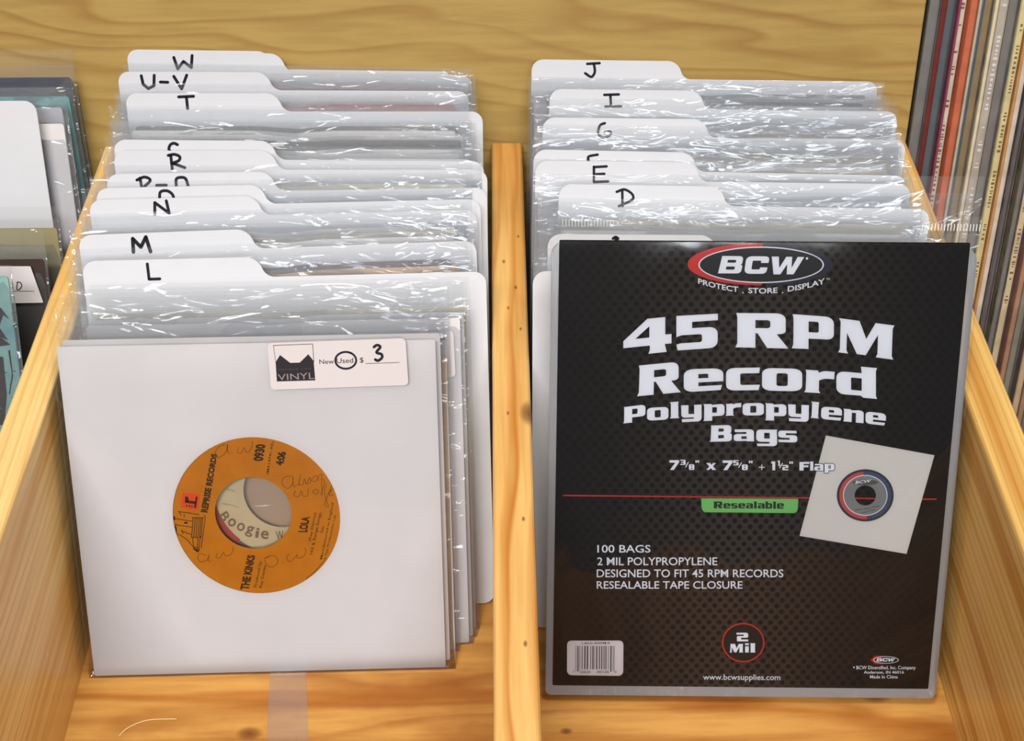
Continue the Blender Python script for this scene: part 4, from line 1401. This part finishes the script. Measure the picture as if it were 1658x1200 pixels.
# ------------------------------------------------------------------ long-playing records beyond the right rail
LPS = [  # thickness m, colour, finish, label
    (.0066, (152, 145, 136), 1, 'grey bagged album at the near end of the spine row by the back board'),
    (.0034, (118, 36, 30), 0, 'dark red album spine second from the back board'),
    (.0052, (98, 112, 120), 0, 'blue grey album spine beside the dark red one'),
    (.0014, (148, 52, 84), 0, 'thin magenta album spine'),
    (.0042, (206, 192, 170), 2, 'cream album spine with dark lettering beside the orange one'),
    (.0044, (214, 98, 60), 0, 'bright orange album spine'),
    (.0016, (196, 172, 140), 0, 'thin tan album spine between orange and blue'),
    (.0022, (66, 106, 130), 0, 'thin blue album spine'),
    (.0050, (190, 150, 84), 0, 'ochre album spine beside the thin blue one'),
    (.0020, (224, 206, 168), 0, 'thin pale cream album spine beside the ochre one'),
    (.0056, (180, 168, 150), 3, 'greyish white album spine with white lettering'),
    (.0060, (156, 146, 134), 1, 'grey album in a hazy clear bag'),
    (.0042, (216, 198, 134), 2, 'pale yellow album spine with small dark lettering'),
    (.0016, (206, 142, 74), 0, 'thin orange brown album spine beside the pale yellow one'),
    (.0034, (210, 192, 172), 0, 'pink cream album spine'),
    (.0028, (120, 106, 110), 0, 'mauve grey album spine'),
    (.0030, (214, 184, 128), 0, 'tan album spine right of the mauve one'),
    (.0036, (150, 140, 124), 0, 'dull grey album spine'),
    (.0046, (206, 182, 132), 2, 'sand coloured album spine with dark marks'),
    (.0028, (86, 64, 84), 0, 'dark purple album spine'),
    (.0034, (172, 122, 92), 0, 'brown album spine beside the purple one'),
    (.0048, (170, 160, 130), 1, 'olive grey bagged album near the right edge'),
    (.0034, (60, 50, 46), 0, 'dark brown album spine near the right edge'),
    (.0042, (188, 160, 120), 2, 'beige album spine near the right edge'),
    (.0034, (160, 120, 90), 0, 'reddish tan album spine near the right edge'),
    (.0050, (140, 130, 110), 0, 'grey beige album spine near the right edge'),
    (.0040, (90, 100, 100), 0, 'slate album spine near the right edge'),
    (.0050, (190, 170, 130), 0, 'rightmost beige album spine'),
]
LPH = 0.315
x = 0.2440
lean_lp = math.radians(22)
for i, (t, rgb, fin, lab) in enumerate(LPS):
    zb = -0.085
    y_at = 0.551 + (zb - 0.113) * math.tan(lean_lp) + random.uniform(-.003, .003)
    g_ = sum(rgb) / 3
    m = plain('album_spine', tuple(c * .78 + g_ * .22 for c in rgb), 0.55, 0.3, 0.20, 70)
    # stretch the wear along the spine
    bm = bmesh.new()
    bmesh.ops.create_cube(bm, size=1)
    for v in bm.verts:
        v.co = ((v.co.x) * t + t / 2, (v.co.y + .5) * LPH, (v.co.z + .5) * LPH)
    bmesh.ops.bevel(bm, geom=[e for e in bm.edges if all(v.co.y < .001 for v in e.verts) and abs(e.verts[0].co.x - e.verts[1].co.x) < 1e-6], offset=t * .3, segments=2, affect='EDGES', profile=.5)
    root = bpy.data.objects.new('album', None)
    COL.objects.link(root)
    root.empty_display_size = .02
    root.location = (x, y_at, zb)
    root.rotation_euler = (-lean_lp, 0, 0)
    tag(root, lab, 'album', 'albums standing spine out beyond the right rail')
    link('jacket', from_bm('jacket', bm), m, root)
    if fin == 1 or i in (2, 8, 15, 17, 25):
        bb = box_mesh('clear_bag', -.0003, t + .0003, -.002, LPH, 0.0002, LPH + .002, .0008)
        link('clear_bag', bb, M['bag'], root)
    if fin in (2, 3):
        bm = bmesh.new()
        z = .12
        while z < .30:
            L_ = random.uniform(.0015, .004)
            w_ = t * random.uniform(.25, .5)
            xm = t * .5
            vs = [bm.verts.new(c) for c in ((xm - w_ / 2, -.00005, z), (xm + w_ / 2, -.00005, z), (xm + w_ / 2, -.00005, z + L_ * .4), (xm - w_ / 2, -.00005, z + L_ * .4))]
            bm.faces.new(vs)
            z += L_ * random.choice((.7, .8, .9, 1.2, 5.0))
        link('spine_lettering', from_bm('spine_lettering', bm), M['browntype'] if fin == 2 else M['stick'], root)
    x += t + 0.0004
sh = link('album_shelf', box_mesh('album_shelf', XO + .002, x + .02, 0.38, 0.80, -0.24, -0.085 - LPH * math.sin(lean_lp) - .0005, .001), M['ply'])
tag(sh, 'wooden shelf under the row of albums', None, None, 'structure')
